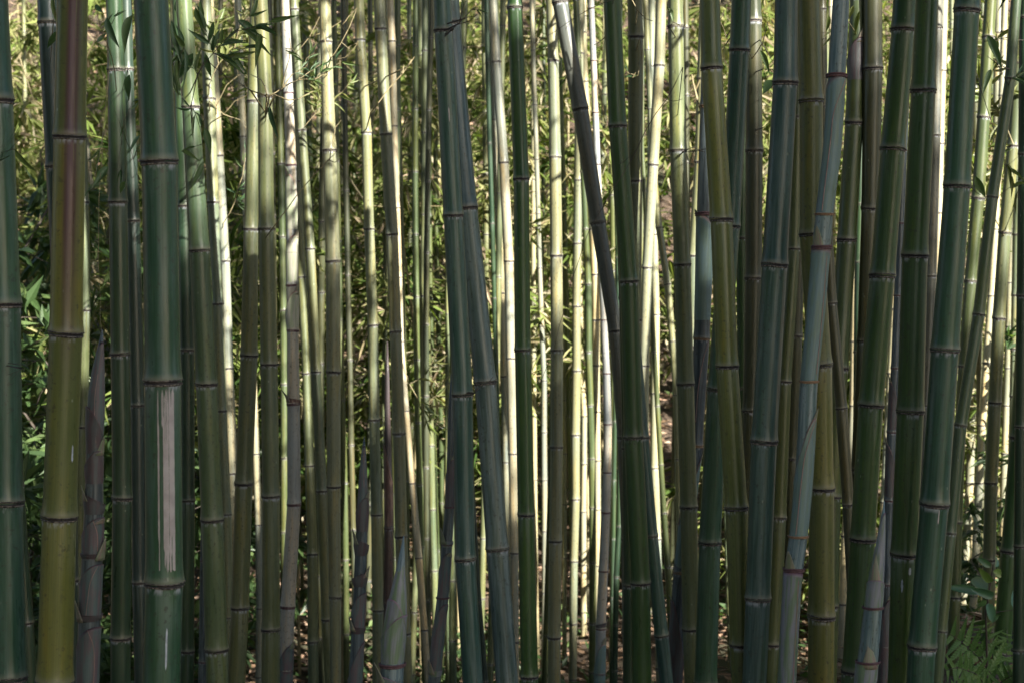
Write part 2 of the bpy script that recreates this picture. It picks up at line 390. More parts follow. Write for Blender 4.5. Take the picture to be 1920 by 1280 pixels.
COLR = {  # base colours of the culm skins (linear), alpha = waxy bloom
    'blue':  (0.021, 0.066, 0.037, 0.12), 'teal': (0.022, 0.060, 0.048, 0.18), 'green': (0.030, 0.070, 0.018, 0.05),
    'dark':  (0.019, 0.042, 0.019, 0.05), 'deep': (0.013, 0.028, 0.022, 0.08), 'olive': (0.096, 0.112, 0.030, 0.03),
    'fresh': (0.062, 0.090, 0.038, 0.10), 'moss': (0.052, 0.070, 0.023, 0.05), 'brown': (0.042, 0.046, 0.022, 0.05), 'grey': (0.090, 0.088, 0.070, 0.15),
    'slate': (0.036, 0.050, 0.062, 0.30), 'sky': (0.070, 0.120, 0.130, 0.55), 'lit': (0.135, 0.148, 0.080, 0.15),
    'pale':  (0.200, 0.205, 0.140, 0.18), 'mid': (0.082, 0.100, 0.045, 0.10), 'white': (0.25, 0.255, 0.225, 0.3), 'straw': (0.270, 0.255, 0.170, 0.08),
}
CULM = {}
class Axis: pass
def culm(key, label, D, col, pts, nodes, group=None, seg=None, kd=None, mat='culm', nodekind='node', top=0.4, groove=None,
         name='bamboo_culm', cat='bamboo', tip=False, nonodes=False, base=None):
    rr = random.Random(key)
    kd = rr.uniform(-0.03, 0.03) if kd is None else kd
    pts = [(p[0], p[1], p[2] if len(p) > 2 else None) for p in pts]
    ws = [p[2] for p in pts]; yv = [p[1] for p in pts]
    kn = [(y, w) for y, w in zip(yv, ws) if w is not None]
    ws = [float(np.interp(p[1], [k[0] for k in kn], [k[1] for k in kn])) for p in pts]
    A = []
    zc = at(960, 640, D).z
    for (x, y, _), w in zip(pts, ws):
        q = at(x, y, D); q2 = at(x, y, D + kd*(q.z-zc))
        A.append((q2.z, q2.x, q2.y, w/2/F*q2.y))
    A.sort(key=lambda a: a[0])
    A = np.array(A)
    seg = seg or (28 if D < 4.3 else 22 if D < 5.6 else 14 if D < 8 else 10)
    # extend down to the ground and up past the frame
    def ext(z, i0, i1):
        d = A[i1]-A[i0]; sl = np.clip(d[1]/d[0], -0.16, 0.16); sy = np.clip(d[2]/d[0], -0.05, 0.05)
        b = A[i1]; dz = z-b[0]
        return np.array([z, b[1]+sl*dz, b[2]+sy*dz, b[3]])
    g0 = float(gz(A[0, 1], A[0, 2]))-0.06
    if base is not None: g0 = base
    if A[0, 0] > g0 + 0.05:
        e = ext(g0, 1, 0); e[3] *= 1.04; A = np.vstack([e, A])
    ftop = at(960, 0, D).z
    if not tip and A[-1, 0] < ftop + top:
        e = ext(ftop + top, -2, -1); e[3] *= 0.97; A = np.vstack([A, e])
    z0, z1 = A[0, 0], A[-1, 0]
    fx = lambda z: hermite(A[:, 0], A[:, 1], z); fy = lambda z: hermite(A[:, 0], A[:, 2], z)
    fr = lambda z: np.maximum(np.interp(z, A[:, 0], A[:, 3]), 0.0008)
    zn = sorted(at(960, y, D).z for y in nodes)
    if zn and not nonodes:
        gap = (zn[-1]-zn[0])/(len(zn)-1) if len(zn) > 1 else 0.36
        gap = max(gap, 0.12)
        while not tip and zn[-1] + gap < z1-0.05: zn.append(zn[-1]+gap)
        g = gap
        while zn[0]-g > z0+0.03: g = max(g*0.88, 0.08); zn.insert(0, zn[0]-g)
    zn = np.array([z for z in zn if z0+0.01 < z < z1-0.01])
    if len(zn) > 1 and not tip and not nonodes:
        kz = np.concatenate([[z0], zn, [z1]]); jit = np.array([0]+[rr.uniform(-1, 1)*0.05 for _ in zn]+[0])
        kx = fx(kz) + jit*fr(kz); ky = fy(kz)
        fx = lambda z, kz=kz, kx=kx: np.interp(z, kz, kx)
        fy = lambda z, kz=kz, ky=ky: np.interp(z, kz, ky)
    # ring heights and profile
    Z = []
    for q in zn:
        r = float(fr(q)); Z += [(q+a*r) for a, _ in PROF]
    step = 0.07 if D < 6 else 0.12
    fill = np.linspace(z0, z1, max(6, int((z1-z0)/step)))
    if len(zn):
        rr_ = fr(fill); near = np.min(np.abs(fill[:, None]-zn[None, :]), 1)
        fill = fill[(near > rr_*1.2) | (fill == z0) | (fill == z1)]
    Z = np.unique(np.round(np.concatenate([np.array(Z), fill]), 5)); Z = Z[(Z >= z0-1e-4) & (Z <= z1+1e-4)]
    r = fr(Z)
    if len(zn):
        k = np.argmin(np.abs(Z[:, None]-zn[None, :]), 1); nd = (Z-zn[k])/r
        prof = np.interp(nd, [-0.6]+[a for a, _ in PROF]+[1.2], [1.0]+[b for _, b in PROF]+[1.0])
        below = np.searchsorted(zn, Z)
    else:
        nd = np.full(len(Z), 9.0); prof = np.ones(len(Z)); below = np.zeros(len(Z), int)
    nab = np.full(len(Z), 4.0); nbl = np.full(len(Z), 4.0)
    if len(zn) and not nonodes:
        m1 = below > 0; nab[m1] = np.clip((Z[m1]-zn[below[m1]-1])/r[m1], 0, 4)
        m2 = below < len(zn); nbl[m2] = np.clip((zn[below[m2]]-Z[m2])/r[m2], 0, 4)
    if nonodes: prof = np.ones(len(Z))
    cx, cy = fx(Z), fy(Z)
    th = np.linspace(0, 2*np.pi, seg, endpoint=False)
    RR = (r*prof)[:, None]*np.ones((1, seg))
    if groove is not None:      # the flat furrow above each branching node, on alternate sides
        a0 = np.where(below % 2 == 0, groove, groove + math.pi)
        da = np.angle(np.exp(1j*(th[None, :]-a0[:, None])))
        RR *= 1 - 0.10*np.exp(-(da/0.20)**2) + 0.018*np.exp(-((np.abs(da)-0.42)/0.12)**2)
    slx = np.gradient(cx, Z); sly = np.gradient(cy, Z)
    VX = cx[:, None] + RR*np.cos(th); VY = cy[:, None] + RR*np.sin(th)
    VZ = Z[:, None] - RR*np.cos(th)*slx[:, None] - RR*np.sin(th)*sly[:, None]
    base_pt = Vector((float(cx[0]), float(cy[0]), float(z0)+0.06))
    Vv = np.stack([VX-base_pt.x, VY-base_pt.y, VZ-base_pt.z], -1).reshape(-1, 3)
    nr = len(Z); i, j = np.meshgrid(np.arange(nr-1), np.arange(seg), indexing='ij')
    a = (i*seg+j).ravel(); b = (i*seg+(j+1) % seg).ravel()
    Fc = np.stack([a, b, b+seg, a+seg], -1).tolist()
    Fc.append(list(range((nr-1)*seg, nr*seg))); 
    fib = np.stack([np.cos(th)[None, :]*np.ones((nr, 1)), np.sin(th)[None, :]*np.ones((nr, 1)), Z[:, None]*np.ones((1, seg))], -1)
    me = mesh('stem', Vv, Fc, True, {'fib': ('FLOAT_VECTOR', fib), 'above': ('FLOAT', np.repeat(nab, seg)), 'below': ('FLOAT', np.repeat(nbl, seg)), 'tone': ('FLOAT', np.repeat(np.array([rr.random() for _ in range(len(zn)+2)])[below], seg))})
    root = empty(name, base_pt); tag(root, label, cat, group)
    st = link('stem', me, M[mat], root)
    c = COLR[col] if isinstance(col, str) else col
    j = rr.uniform(0.9, 1.1)
    st.color = (c[0]*j*rr.uniform(0.94, 1.06), c[1]*j, c[2]*j*rr.uniform(0.94, 1.06), c[3])
    if not nonodes:
        for q in zn:
            nk = nodekind
            o = link('node', rr.choice(NODE[nk]), None, root)
            rad = float(fr(q)); hz = 1.3
            tang = Vector((float(np.interp(q, Z, slx)), float(np.interp(q, Z, sly)), 1)).normalized()
            rot = Vector((0, 0, 1)).rotation_difference(tang) @ Quaternion((0, 0, 1), rr.uniform(0, 6.28))
            o.matrix_local = Matrix.LocRotScale(Vector((float(fx(np.array([q]))[0]), float(fy(np.array([q]))[0]), q))-base_pt, rot, Vector((rad, rad, rad*hz*rr.uniform(0.9, 1.25))))
    ax = Axis(); ax.root = root; ax.fx = fx; ax.fy = fy; ax.fr = fr; ax.D = D; ax.base = base_pt; ax.zn = zn; ax.seg = seg; ax.z0 = z0; ax.z1 = z1; ax.stem = st; ax.kd = kd
    CULM[key] = ax
    return ax
def zpix(ax, y): return at(960, y, ax.D).z

def sheath(ax, y0, y1, tip_ang, mat='sheath', flare=1.07, drop=0.35, blade=0.0, blade_out=0.25, collar=True, seg=28):
    """a culm sheath wrapped round the stem from pixel row y0 (its node) up to y1 (its collar); blade = length in pixels of the pointed tip"""
    z0, z1 = zpix(ax, y0), zpix(ax, y1); h = z1-z0
    th = np.linspace(0, 2*np.pi, seg, endpoint=False)
    da = np.angle(np.exp(1j*(th-tip_ang)))
    tops = 1 - drop*(0.5-0.5*np.cos(da))**1.5           # the edge falls away from the tip side
    rows = np.array([0, 0.04, 0.15, 0.35, 0.55, 0.75, 0.9, 0.96, 1.0])
    V, ht, fib = [], [], []
    for t in rows:
        for k in range(seg):
            z = z0 + h*t*tops[k]
            r = float(ax.fr(z))*(1.015 + (flare-1.015)*min(1, t*1.6) + (0.05 if t >= 0.96 else 0))*(1+0.012*math.sin(3*th[k]+5*t))
            x = float(ax.fx(np.array([z]))[0]) + r*math.cos(th[k]); y = float(ax.fy(np.array([z]))[0]) + r*math.sin(th[k])
            V.append((x-ax.base.x, y-ax.base.y, z-ax.base.z)); ht.append(t); fib.append((math.cos(th[k]), math.sin(th[k]), z))
    Fc = []
    for i in range(len(rows)-1):
        for k in range(seg):
            k2 = (k+1) % seg; Fc.append((i*seg+k, i*seg+k2, (i+1)*seg+k2, (i+1)*seg+k))
    n0 = len(V)
    # inward lip so that the edge has thickness
    for k in range(seg):
        v = V[(len(rows)-1)*seg+k]; z = v[2]+ax.base.z
        c = (float(ax.fx(np.array([z]))[0])-ax.base.x, float(ax.fy(np.array([z]))[0])-ax.base.y)
        V.append((c[0]+(v[0]-c[0])*0.90, c[1]+(v[1]-c[1])*0.90, v[2]-0.002)); ht.append(1); fib.append((math.cos(th[k]), math.sin(th[k]), z))
    for k in range(seg):
        k2 = (k+1) % seg; Fc.append(((len(rows)-1)*seg+k, (len(rows)-1)*seg+k2, n0+k2, n0+k))
    o = link('sheath', mesh('sheath', V, Fc, True, {'fib': ('FLOAT_VECTOR', fib), 'ht': ('FLOAT', ht)}), M[mat], ax.root)
    if blade:
        L = blade/F*ax.D; zc = z1; r = float(ax.fr(zc))*flare
        c = Vector((float(ax.fx(np.array([zc]))[0]), float(ax.fy(np.array([zc]))[0]), zc))
        V, Fc, ht, fib = [], [], [], []
        nseg, half = 7, 4
        for i in range(nseg):
            t = i/(nseg-1); hw = 0.85*(1-t)**0.9+0.01
            for s in range(-half, half+1):
                a = tip_ang + hw*s/half*1.0
                rr = r*(1.03+blade_out*t*t) - 0.0
                p = c + Vector((math.cos(a)*rr, math.sin(a)*rr, -0.012*r/0.02 + L*t + 0.0))
                V.append(tuple(p-ax.base)); ht.append(t*0.88); fib.append((s/half, 0, p.z))
        w = 2*half+1
        for i in range(nseg-1):
            for s in range(w-1): Fc.append((i*w+s, i*w+s+1, (i+1)*w+s+1, (i+1)*w+s))
        me = mesh('blade', V, Fc, True, {'fib': ('FLOAT_VECTOR', fib), 'ht': ('FLOAT', ht)})
        b = link('blade', me, M['blade'], o)
        md = b.modifiers.new('thickness', 'SOLIDIFY'); md.thickness = 0.0015
    return o
def seam(ax, pts, wpx=1.6, flare=1.085):
    """the overlapping margin of a sheath: a raised line through (pixel row, offset in radii across the stem)"""
    V, Fc = [], []; ys = np.linspace(pts[0][0], pts[-1][0], 26); us = hermite([p[0] for p in pts], [p[1] for p in pts], ys)
    for y, u in zip(ys, us):
        z = zpix(ax, y); r = float(ax.fr(z))*flare; a = -math.acos(max(-0.97, min(0.97, u/flare))); da = wpx/F*ax.D/r/max(0.35, abs(math.sin(a)))
        for d, o in ((-0.5, 0), (0, 0.0012), (0.5, 0)):
            V.append((float(ax.fx(np.array([z]))[0])+(r+o)*math.cos(a+d*da)-ax.base.x, float(ax.fy(np.array([z]))[0])+(r+o)*math.sin(a+d*da)-ax.base.y, z-ax.base.z))
    for i in range(len(ys)-1):
        for k in range(2): Fc.append((i*3+k, i*3+k+1, i*3+k+4, i*3+k+3))
    link('sheath_seam', mesh('sheath_seam', V, Fc), M['seam'], ax.root)
def collar(ax, y, kind, sc=1.0, h=1.0):
    z = zpix(ax, y); o = link('node', random.choice(NODE[kind]), None, ax.root); r = float(ax.fr(z))
    o.matrix_local = Matrix.LocRotScale(Vector((float(ax.fx(np.array([z]))[0]), float(ax.fy(np.array([z]))[0]), z))-ax.base, Quaternion((0, 0, 1), random.uniform(0, 6)), Vector((r*sc, r*sc, r*h)))

MARKS = [(10, 'the edge-cut blue-green culm'), (122, 'the purple-stained olive culm'), (226, 'the white-noded dark culm'), (303, 'the thick scraped culm'), (384, 'the leaf-shadowed culm'), (467, 'the dark touching pair'), (549, 'the whitish young culm'), (625, 'the yellow-green glowing culm'), (701, 'the straight dark-topped culm'), (744, 'the bright cream twins'), (800, 'the dark curving shoot'), (868, 'the crossing blue pair'), (980, 'the dark furrowed culm'), (1044, 'the cream culm fading to green'), (1118, 'the pale lilac young culm'), (1183, 'the mossy straight culm'), (1228, 'the white-ringed slender culm'), (1284, 'the dark-noded dappled culm'), (1362, 'the yellow-olive culm'), (1440, 'the wide dark blue culm'), (1526, 'the bluish young culm'), (1580, 'the slanting brownish culm'), (1643, 'the thick powdered green culm'), (1710, 'the middle thick green culm'), (1771, 'the smooth scratched blue-green culm'), (1825, 'the slender far-leaning culm'), (1870, 'the half-lit olive culm'), (1925, 'the fern-side leaning culm')]
def near(x): return min(MARKS, key=lambda m: abs(m[0]-x))[1]
C = culm
LEFT, RIGHT, FRONT = math.pi, 0.0, -math.pi/2
# --- left group
C('A1', 'thick blue-green culm cut by the frame beside the olive stained culm', 3.4, 'blue', [(-17,0,62),(-8,190,62),(6,570,63),(10,945,64),(15,1280,65)], [190,572,942])
C('A2', 'dark culm half hidden behind the purple-stained olive culm', 4.2, 'deep', [(89,0,38),(98,200,37),(112,427,36),(126,800,36),(128,1280,36)], [42,313,580,850])
C('A3', 'thick olive yellow-green culm with a long purple stain', 3.3, 'olive', [(137,0,56),(132,258,58),(128,427,59),(124,625,60),(114,853,61),(110,972,63),(104,1280,66)], [258,625,970], mat='stained')
C('A5', 'thin pale-topped culm peeping out right behind the stained olive culm', 6.0, 'mid', [(146,0,19),(154,300,19),(159,427,20),(160,582,20),(158,700,20),(153,853,20),(147,1090,21),(142,1280,21)], [380,582,800,1090])
C('A6', 'slender dark green culm leaning behind the blue-green culm', 5.0, 'dark', [(0,420,24),(18,700,25),(34,950,26),(44,1100,26),(50,1165,26),(57,1280,26)], [640,910,1165])
C('B1', 'dark green culm with white powdery nodes beside the thick scraped culm', 4.85, 'dark', [(214,0,31),(218,133,32),(222,380,34),(225,664,35),(230,934,36),(227,1197,37),(227,1280,37)], [133,380,664,934,1197])
C('B2', 'very dark bluish culm tucked between the white-noded and scraped culms', 5.2, 'deep', [(236,0,22),(240,200,23),(250,415,25),(256,600,27),(258,760,27),(262,1090,27),(267,1280,28)], [130,415,760,1090])
C('B3', 'thickest blue-green culm with pale scraped strips down one internode', 3.1, 'blue', [(284,0,64),(298,303,65),(303,427,65),(304,715,67),(308,1095,69),(302,1280,69)], [305,715,1093])
C('B4', 'slim dark culm hugging the back of the thick scraped culm', 5.3, 'dark', [(335,0,25),(340,200,26),(346,427,27),(351,657,27),(352,937,26),(351,1217,27),(350,1280,27)], [120,387,657,937,1217])
C('B5', 'culm with sunlit leaf-shadowed top and dark lower half, pale powder under nodes', 5.05, 'fresh', [(345,0,29),(355,130,31),(358,203,32),(366,300,35),(373,427,37),(374,468,37),(387,720,39),(398,975,41),(406,1220,42),(408,1280,42)], [203,470,720,975,1220])
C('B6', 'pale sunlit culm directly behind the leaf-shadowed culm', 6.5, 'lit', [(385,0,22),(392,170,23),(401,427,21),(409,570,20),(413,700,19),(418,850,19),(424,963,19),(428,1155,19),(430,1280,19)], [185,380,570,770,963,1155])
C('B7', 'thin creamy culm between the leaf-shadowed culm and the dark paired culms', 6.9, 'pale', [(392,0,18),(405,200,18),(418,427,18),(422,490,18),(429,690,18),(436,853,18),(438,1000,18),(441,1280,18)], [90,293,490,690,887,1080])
C('B8', 'left culm of the dark green touching pair', 5.3, 'mid', [(482,0,26),(476,200,26),(474,300,26),(471,427,27),(467,667,32),(458,853,32),(457,905,33),(451,1138,33),(444,1280,33)], [190,430,667,906,1138])
C('B9', 'right culm of the dark pair, sunlit above with dry twigs', 5.15, 'mid', [(488,0,27),(497,180,27),(499,430,30),(505,683,32),(508,930,33),(508,1178,34),(507,1280,35)], [182,430,683,930,1180])
C('B10', 'short visible pale culm low between the dark pair', 7.5, 'pale', [(470,600,13),(481,870,14),(485,983,14),(487,1140,14),(486,1280,14)], [700,850,983,1140])
C('B11', 'slate dark young culm low behind the leaf-shadowed culm', 6.0, 'slate', [(346,0,12),(358,203,12),(372,427,13),(387,700,13),(386,850,13),(382,1050,14),(380,1240,15),(379,1280,15)], [1050,1240], nodekind='node_purple')
C('B12', 'crooked thin sunlit stem in the brush behind the left culms', 9.0, 'pale', [(160,250,11),(168,340,12),(179,430,13),(177,560,13),(176,650,13),(185,820,12),(200,1000,12)], [300,430,540,650,780])
# --- centre left
ax = C('C1', 'whitish young culm with peeling sheaths and purple nodes', 5.6, 'white', [(534,0,16),(540,150,18),(545,310,20),(547,427,21),(548,535,22),(549,620,22),(550,757,24),(551,853,25),(551,945,25),(548,1000,26),(540,1137,27),(536,1280,26)], [175,310,475,535,620,757,945,1137], nodekind='node_purple', kd=0)
sheath(ax, 532, 440, RIGHT-0.6, 'sheath_pale', 1.13, 0.5, 18); sheath(ax, 620, 545, RIGHT-0.5, 'sheath_pale', 1.18, 0.7, 25); sheath(ax, 757, 745, LEFT+0.4, 'sheath_brown', 1.12, 0.4, 24, 0.8); sheath(ax, 1300, 1205, RIGHT-0.4, 'sheath_shoot', 1.10, 0.5, 15); sheath(ax, 430, 325, LEFT+0.8, 'sheath_pale', 1.12, 0.6, 20)
C('C2', 'slim culm, sunlit above and dark below, leaning beside the whitish young culm', 6.0, 'mid', [(551,0,17),(554,100,17),(566,245,17),(579,427,18),(582,467,18),(592,697,19),(598,810,20),(603,920,21),(614,1160,22),(621,1280,23)], [18,245,467,697,920,1160], groove=-1.3)
C('C3', 'thin olive culm crossing behind the slim leaning culm', 6.6, 'mid', [(545,0,15),(556,300,15),(566,520,16),(575,700,16),(580,872,18),(586,1037,19),(587,1200,20),(588,1280,20)], [150,340,520,700,872,1037,1200])
C('C4', 'yellow-green culm glowing on its right side mid-height', 5.6, 'lit', [(609,0,21),(612,100,22),(618,283,26),(622,427,27),(624,490,27),(625,697,27),(626,853,26),(626,912,25),(629,1120,22),(629,1280,21)], [80,283,490,697,912,1120])
C('C5', 'thin shaded culm right behind the yellow-green glowing culm', 8.0, 'moss', [(636,500,10),(640,700,11),(645,870,12),(648,1050,12),(650,1280,12)], [600,750,905,1050,1190])
C('C7', 'straight sunlit culm with dark top left of the twin bright culms', 6.5, 'lit', [(673,0,19),(676,77,19),(687,250,19),(692,427,19),(699,610,20),(702,787,20),(706,965,21),(708,1145,21),(709,1280,21)], [77,250,430,610,787,965,1145])
C('C8', 'cream sunlit culm with dark shadow bands, front one of the bright twins', 6.2, 'lit', [(711,0,21),(714,55,21),(723,253,22),(735,440,22),(742,622,22),(748,813,23),(752,1005,23),(758,1187,23),(762,1280,23)], [55,253,440,622,813,1005,1187])
C('C9', 'thin bright white-gold culm crossing behind its cream twin and leaning away below', 7.2, 'straw', [(731,0,14),(735,78,14),(739,237,13),(743,350,12),(748,500,11),(752,640,11),(757,690,11),(762,770,11),(770,853,12),(773,905,13),(785,1045,14),(796,1180,13),(803,1280,12)], [78,237,390,520,640,770,905,1045,1180])
ax = C('C11', 'dark pole with a long brown hanging sheath behind the cream culm', 6.6, (0.07,0.05,0.05,0.1), [(726,640,3),(726,700,8),(727,840,14),(729,990,17),(727,1130,18),(722,1280,18)], [990,1130], kd=0, tip=True, nodekind='node_purple')
sheath(ax, 990, 830, LEFT, 'sheath_brown', 1.15, 0.5, 60, 0.3)
C('C13', 'narrow green culm low beside the leaning gold culm', 8.0, 'moss', [(758,700,9),(762,900,10),(765,1187,11),(767,1280,11)], [760,900,1045,1187])
G1_ = 'thin culms crowding behind the centre'; L1_ = 'thin shaded culm in the crowd beside the dark curving shoot'
C('D1', L1_, 9.0, 'mid', [(782,300,10),(783,430,11),(783,605,11),(786,800,11),(790,1000,11),(795,1280,11)], [430,605,780,975,1150], G1_)
C('D1b', L1_, 8.6, 'mid', [(795,380,12),(797,480,12),(803,700,13),(808,830,13),(811,955,13),(815,1100,13),(818,1280,13)], [590,715,835,955,1070,1190], G1_)
C('D1c', L1_, 9.4, 'moss', [(818,400,9),(820,560,9),(826,750,10),(829,950,10),(832,1280,10)], [520,665,800,943,1080], G1_)
C('D1d', L1_, 10.0, 'mid', [(770,520,9),(771,700,9),(776,900,9),(781,1280,9)], [560,680,800,920,1040], G1_)
# --- centre
C('E1', 'front blue-grey culm of the crossing pair with a dark twig at its top node', 4.0, 'teal', [(829,0,33),(832,60,34),(844,300,36),(850,405,36),(859,600,37),(868,740,38),(869,853,37),(873,1050,38),(886,1280,38)], [58,405,740,1048])
C('E2', 'dark blue culm leaning behind the blue-grey culm, drifting away below', 4.3, (0.04,0.075,0.075,0.35), [(843,0,35),(853,200,36),(862,300,37),(876,390,38),(891,530,40),(910,717,41),(919,853,40),(932,1028,41),(951,1280,42)], [42,390,717,1028])
C('E3', 'thin dark culm low between the crossing blue pair', 5.6, 'deep', [(884,900,11),(893,1080,12),(903,1200,12),(910,1280,12)], [960,1130])
C('F1', 'cream culm with brown shadow patches just left of the dark furrowed culm', 7.0, 'pale', [(924,0,15),(931,115,17),(944,305,18),(951,427,18),(954,490,18),(958,670,17),(962,900,16),(966,1280,16)], [115,305,490,672,850,1035,1200])
C('F2', 'slender pale culm right beside the dark blue leaning culm', 7.8, 'pale', [(918,0,11),(922,150,11),(929,300,12),(933,390,12),(937,427,13),(940,550,14),(946,700,15),(949,866,15),(954,1040,14),(957,1280,14)], [60,225,390,550,705,866,1040])
C('F3', 'very thin dark stem next to the patchy cream culm', 7.4, 'dark', [(912,0,9),(917,230,9),(923,427,9),(931,700,9),(936,1280,9)], [120,270,420,560,700])
C('G1', 'dark green culm with a vertical furrow standing alone at the centre', 4.4, 'green', [(966,0,27),(966,14,28),(973,150,28),(978,335,29),(979,427,29),(980,657,30),(984,853,31),(987,963,31),(992,1265,32),(993,1280,32)], [14,336,657,964,1266], groove=-1.75)
C('G2', 'bright cream culm fading to green below, right of the furrowed culm', 6.0, 'lit', [(1033,0,19),(1037,113,20),(1041,295,22),(1043,480,23),(1044,657,23),(1043,838,23),(1042,1013,24),(1039,1192,24),(1039,1280,24)], [113,295,480,657,838,1013,1192])
G2_ = 'sunlit thin culms behind the centre right'; L2_ = 'thin bright culm in the sunlit row behind the centre right'
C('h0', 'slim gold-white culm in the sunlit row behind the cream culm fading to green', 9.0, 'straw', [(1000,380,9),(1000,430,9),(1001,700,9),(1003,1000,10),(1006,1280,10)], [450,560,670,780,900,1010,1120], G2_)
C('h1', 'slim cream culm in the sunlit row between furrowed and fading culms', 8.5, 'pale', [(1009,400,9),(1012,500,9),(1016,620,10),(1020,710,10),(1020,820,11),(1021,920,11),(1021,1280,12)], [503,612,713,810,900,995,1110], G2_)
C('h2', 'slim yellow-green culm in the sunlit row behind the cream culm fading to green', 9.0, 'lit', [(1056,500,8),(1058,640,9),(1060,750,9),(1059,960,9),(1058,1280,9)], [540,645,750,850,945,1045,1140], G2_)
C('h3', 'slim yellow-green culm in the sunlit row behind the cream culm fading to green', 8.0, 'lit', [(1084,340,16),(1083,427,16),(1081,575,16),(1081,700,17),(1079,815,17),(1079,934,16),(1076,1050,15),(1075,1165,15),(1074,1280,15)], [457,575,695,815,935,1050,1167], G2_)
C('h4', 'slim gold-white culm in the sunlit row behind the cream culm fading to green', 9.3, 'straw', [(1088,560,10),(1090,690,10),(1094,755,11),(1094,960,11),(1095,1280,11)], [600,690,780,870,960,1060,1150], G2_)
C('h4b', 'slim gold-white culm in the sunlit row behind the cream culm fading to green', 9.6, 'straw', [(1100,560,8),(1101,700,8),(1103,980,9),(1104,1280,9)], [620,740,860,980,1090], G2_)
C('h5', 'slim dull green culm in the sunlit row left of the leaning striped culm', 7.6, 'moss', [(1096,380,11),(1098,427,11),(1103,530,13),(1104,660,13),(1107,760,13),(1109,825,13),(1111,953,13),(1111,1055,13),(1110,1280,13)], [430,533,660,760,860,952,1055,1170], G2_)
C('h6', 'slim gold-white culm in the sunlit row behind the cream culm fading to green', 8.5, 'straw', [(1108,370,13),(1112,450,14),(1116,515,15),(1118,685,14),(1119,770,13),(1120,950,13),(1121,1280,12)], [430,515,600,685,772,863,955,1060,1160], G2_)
ax = C('h7', 'pale lilac young culm with ringed nodes among the sunlit row', 6.5, 'white', [(1128,500,12),(1132,600,13),(1137,700,14),(1140,790,15),(1139,885,16),(1136,960,17),(1131,1070,18),(1126,1180,19),(1124,1280,20)], [600,700,795,885,960,1070,1178], nodekind='node_purple', kd=0)
sheath(ax, 1178, 1165, RIGHT, 'sheath_dark', 1.1, 0.4, 12); sheath(ax, 1300, 1205, RIGHT-0.8, 'sheath', 1.1, 0.7, 20)
C('h8', 'thin dark stem close left of the straight green culm', 7.5, 'dark', [(1160,600,9),(1163,770,9),(1163,870,10),(1160,985,10),(1156,1080,11),(1154,1170,11),(1152,1280,11)], [680,775,875,985,1080,1170])
C('h9', 'hair-thin dark stem low beside the pale lilac young culm', 7.9, 'dark', [(1152,850,8),(1150,1000,8),(1147,1280,9)], [900,1010,1120])
C('I1', 'strongly leaning dark culm striped with sunlit bands', 5.45, 'grey', [(1043,-40,29),(1050,0,29),(1064,100,29),(1088,205,29),(1100,300,29),(1122,418,28),(1137,510,27),(1154,620,26),(1166,760,25),(1174,900,25),(1180,1280,25)], [5,205,418,620,820,1010], kd=0)
C('I2', 'straight green culm with mossy skin right of the leaning striped culm', 4.2, 'green', [(1148,0,32),(1158,238,33),(1166,350,34),(1174,427,34),(1179,528,34),(1184,700,35),(1188,820,35),(1191,900,36),(1201,1093,36),(1204,1280,37)], [238,528,820,1094])
C('I2b', 'dark culm pressed behind the mossy straight green culm', 4.8, 'dark', [(1150,0,22),(1168,427,23),(1176,700,24),(1178,853,24),(1181,1098,25),(1180,1280,25)], [300,560,840,1098])
C('I3', 'short visible teal culm slanting right from behind the mossy culm', 4.9, 'teal', [(1146,0,22),(1157,200,22),(1172,400,23),(1186,600,23),(1198,760,24),(1211,870,24),(1221,1005,24),(1232,1100,25),(1241,1190,26),(1250,1280,26)], [400,620,820,1005,1192])
C('I4', 'dark culm top with hanging dry twig between mossy culm and cream culm', 5.5, 'mid', [(1190,0,28),(1192,72,28),(1192,200,28),(1191,340,27),(1189,427,27),(1189,600,27),(1190,900,27),(1194,1280,27)], [72,340,600,850])
C('I5', 'cream culm crossed by leaf shadows, tilting behind the mossy culm', 6.8, 'pale', [(1240,0,20),(1236,125,20),(1225,300,20),(1217,427,20),(1214,500,20),(1208,685,19),(1207,853,18),(1210,1280,18)], [125,310,502,685,860])
C('I6', 'slender culm with a bright white ring under one node behind the cream tilted culm', 7.5, 'pale', [(1222,0,13),(1221,125,13),(1220,300,13),(1226,440,14),(1230,590,15),(1228,737,16),(1227,880,16),(1232,1000,15),(1238,1280,15)], [125,290,440,590,737,877,1010])
C('I7', 'thin curved stem branching off toward the dark-noded culm', 7.0, 'lit', [(1222,250,11),(1228,370,12),(1236,427,13),(1252,533,13),(1259,610,12),(1266,700,12),(1270,800,12),(1274,1000,12),(1274,1280,12)], [427,533,640,740,860,980])
C('I8', 'thin stem slanting low behind the teal slanting culm', 7.2, 'moss', [(1226,650,9),(1238,850,10),(1245,960,11),(1252,1060,12),(1262,1280,12)], [760,870,960,1060])
C('J1', 'dark-noded green culm with sun-dappled top', 5.1, 'mid', [(1267,0,29),(1268,50,30),(1272,283,31),(1276,427,31),(1279,497,31),(1286,720,32),(1291,853,32),(1292,950,32),(1296,1178,31),(1299,1280,31)], [50,283,497,720,950,1178])
ax = C('J2', 'slate purple young culm with orange ring behind the dark-noded culm', 5.2, 'slate', [(1334,0,30),(1329,200,32),(1324,350,33),(1320,427,33),(1315,635,30),(1308,800,27),(1295,900,27),(1277,1073,28),(1264,1280,30)], [200,635,835,1073], nodekind='node_tan', kd=0)
sheath(ax, 600, 402, LEFT+0.3, 'sheath', 1.05, 0.15, 20); sheath(ax, 1072, 850, RIGHT+0.2, 'sheath', 1.06, 0.6, 20); sheath(ax, 1300, 1120, LEFT, 'sheath_dark', 1.08, 0.7, 15)
collar(ax, 402, 'node_purple', 1.12, 1.5)
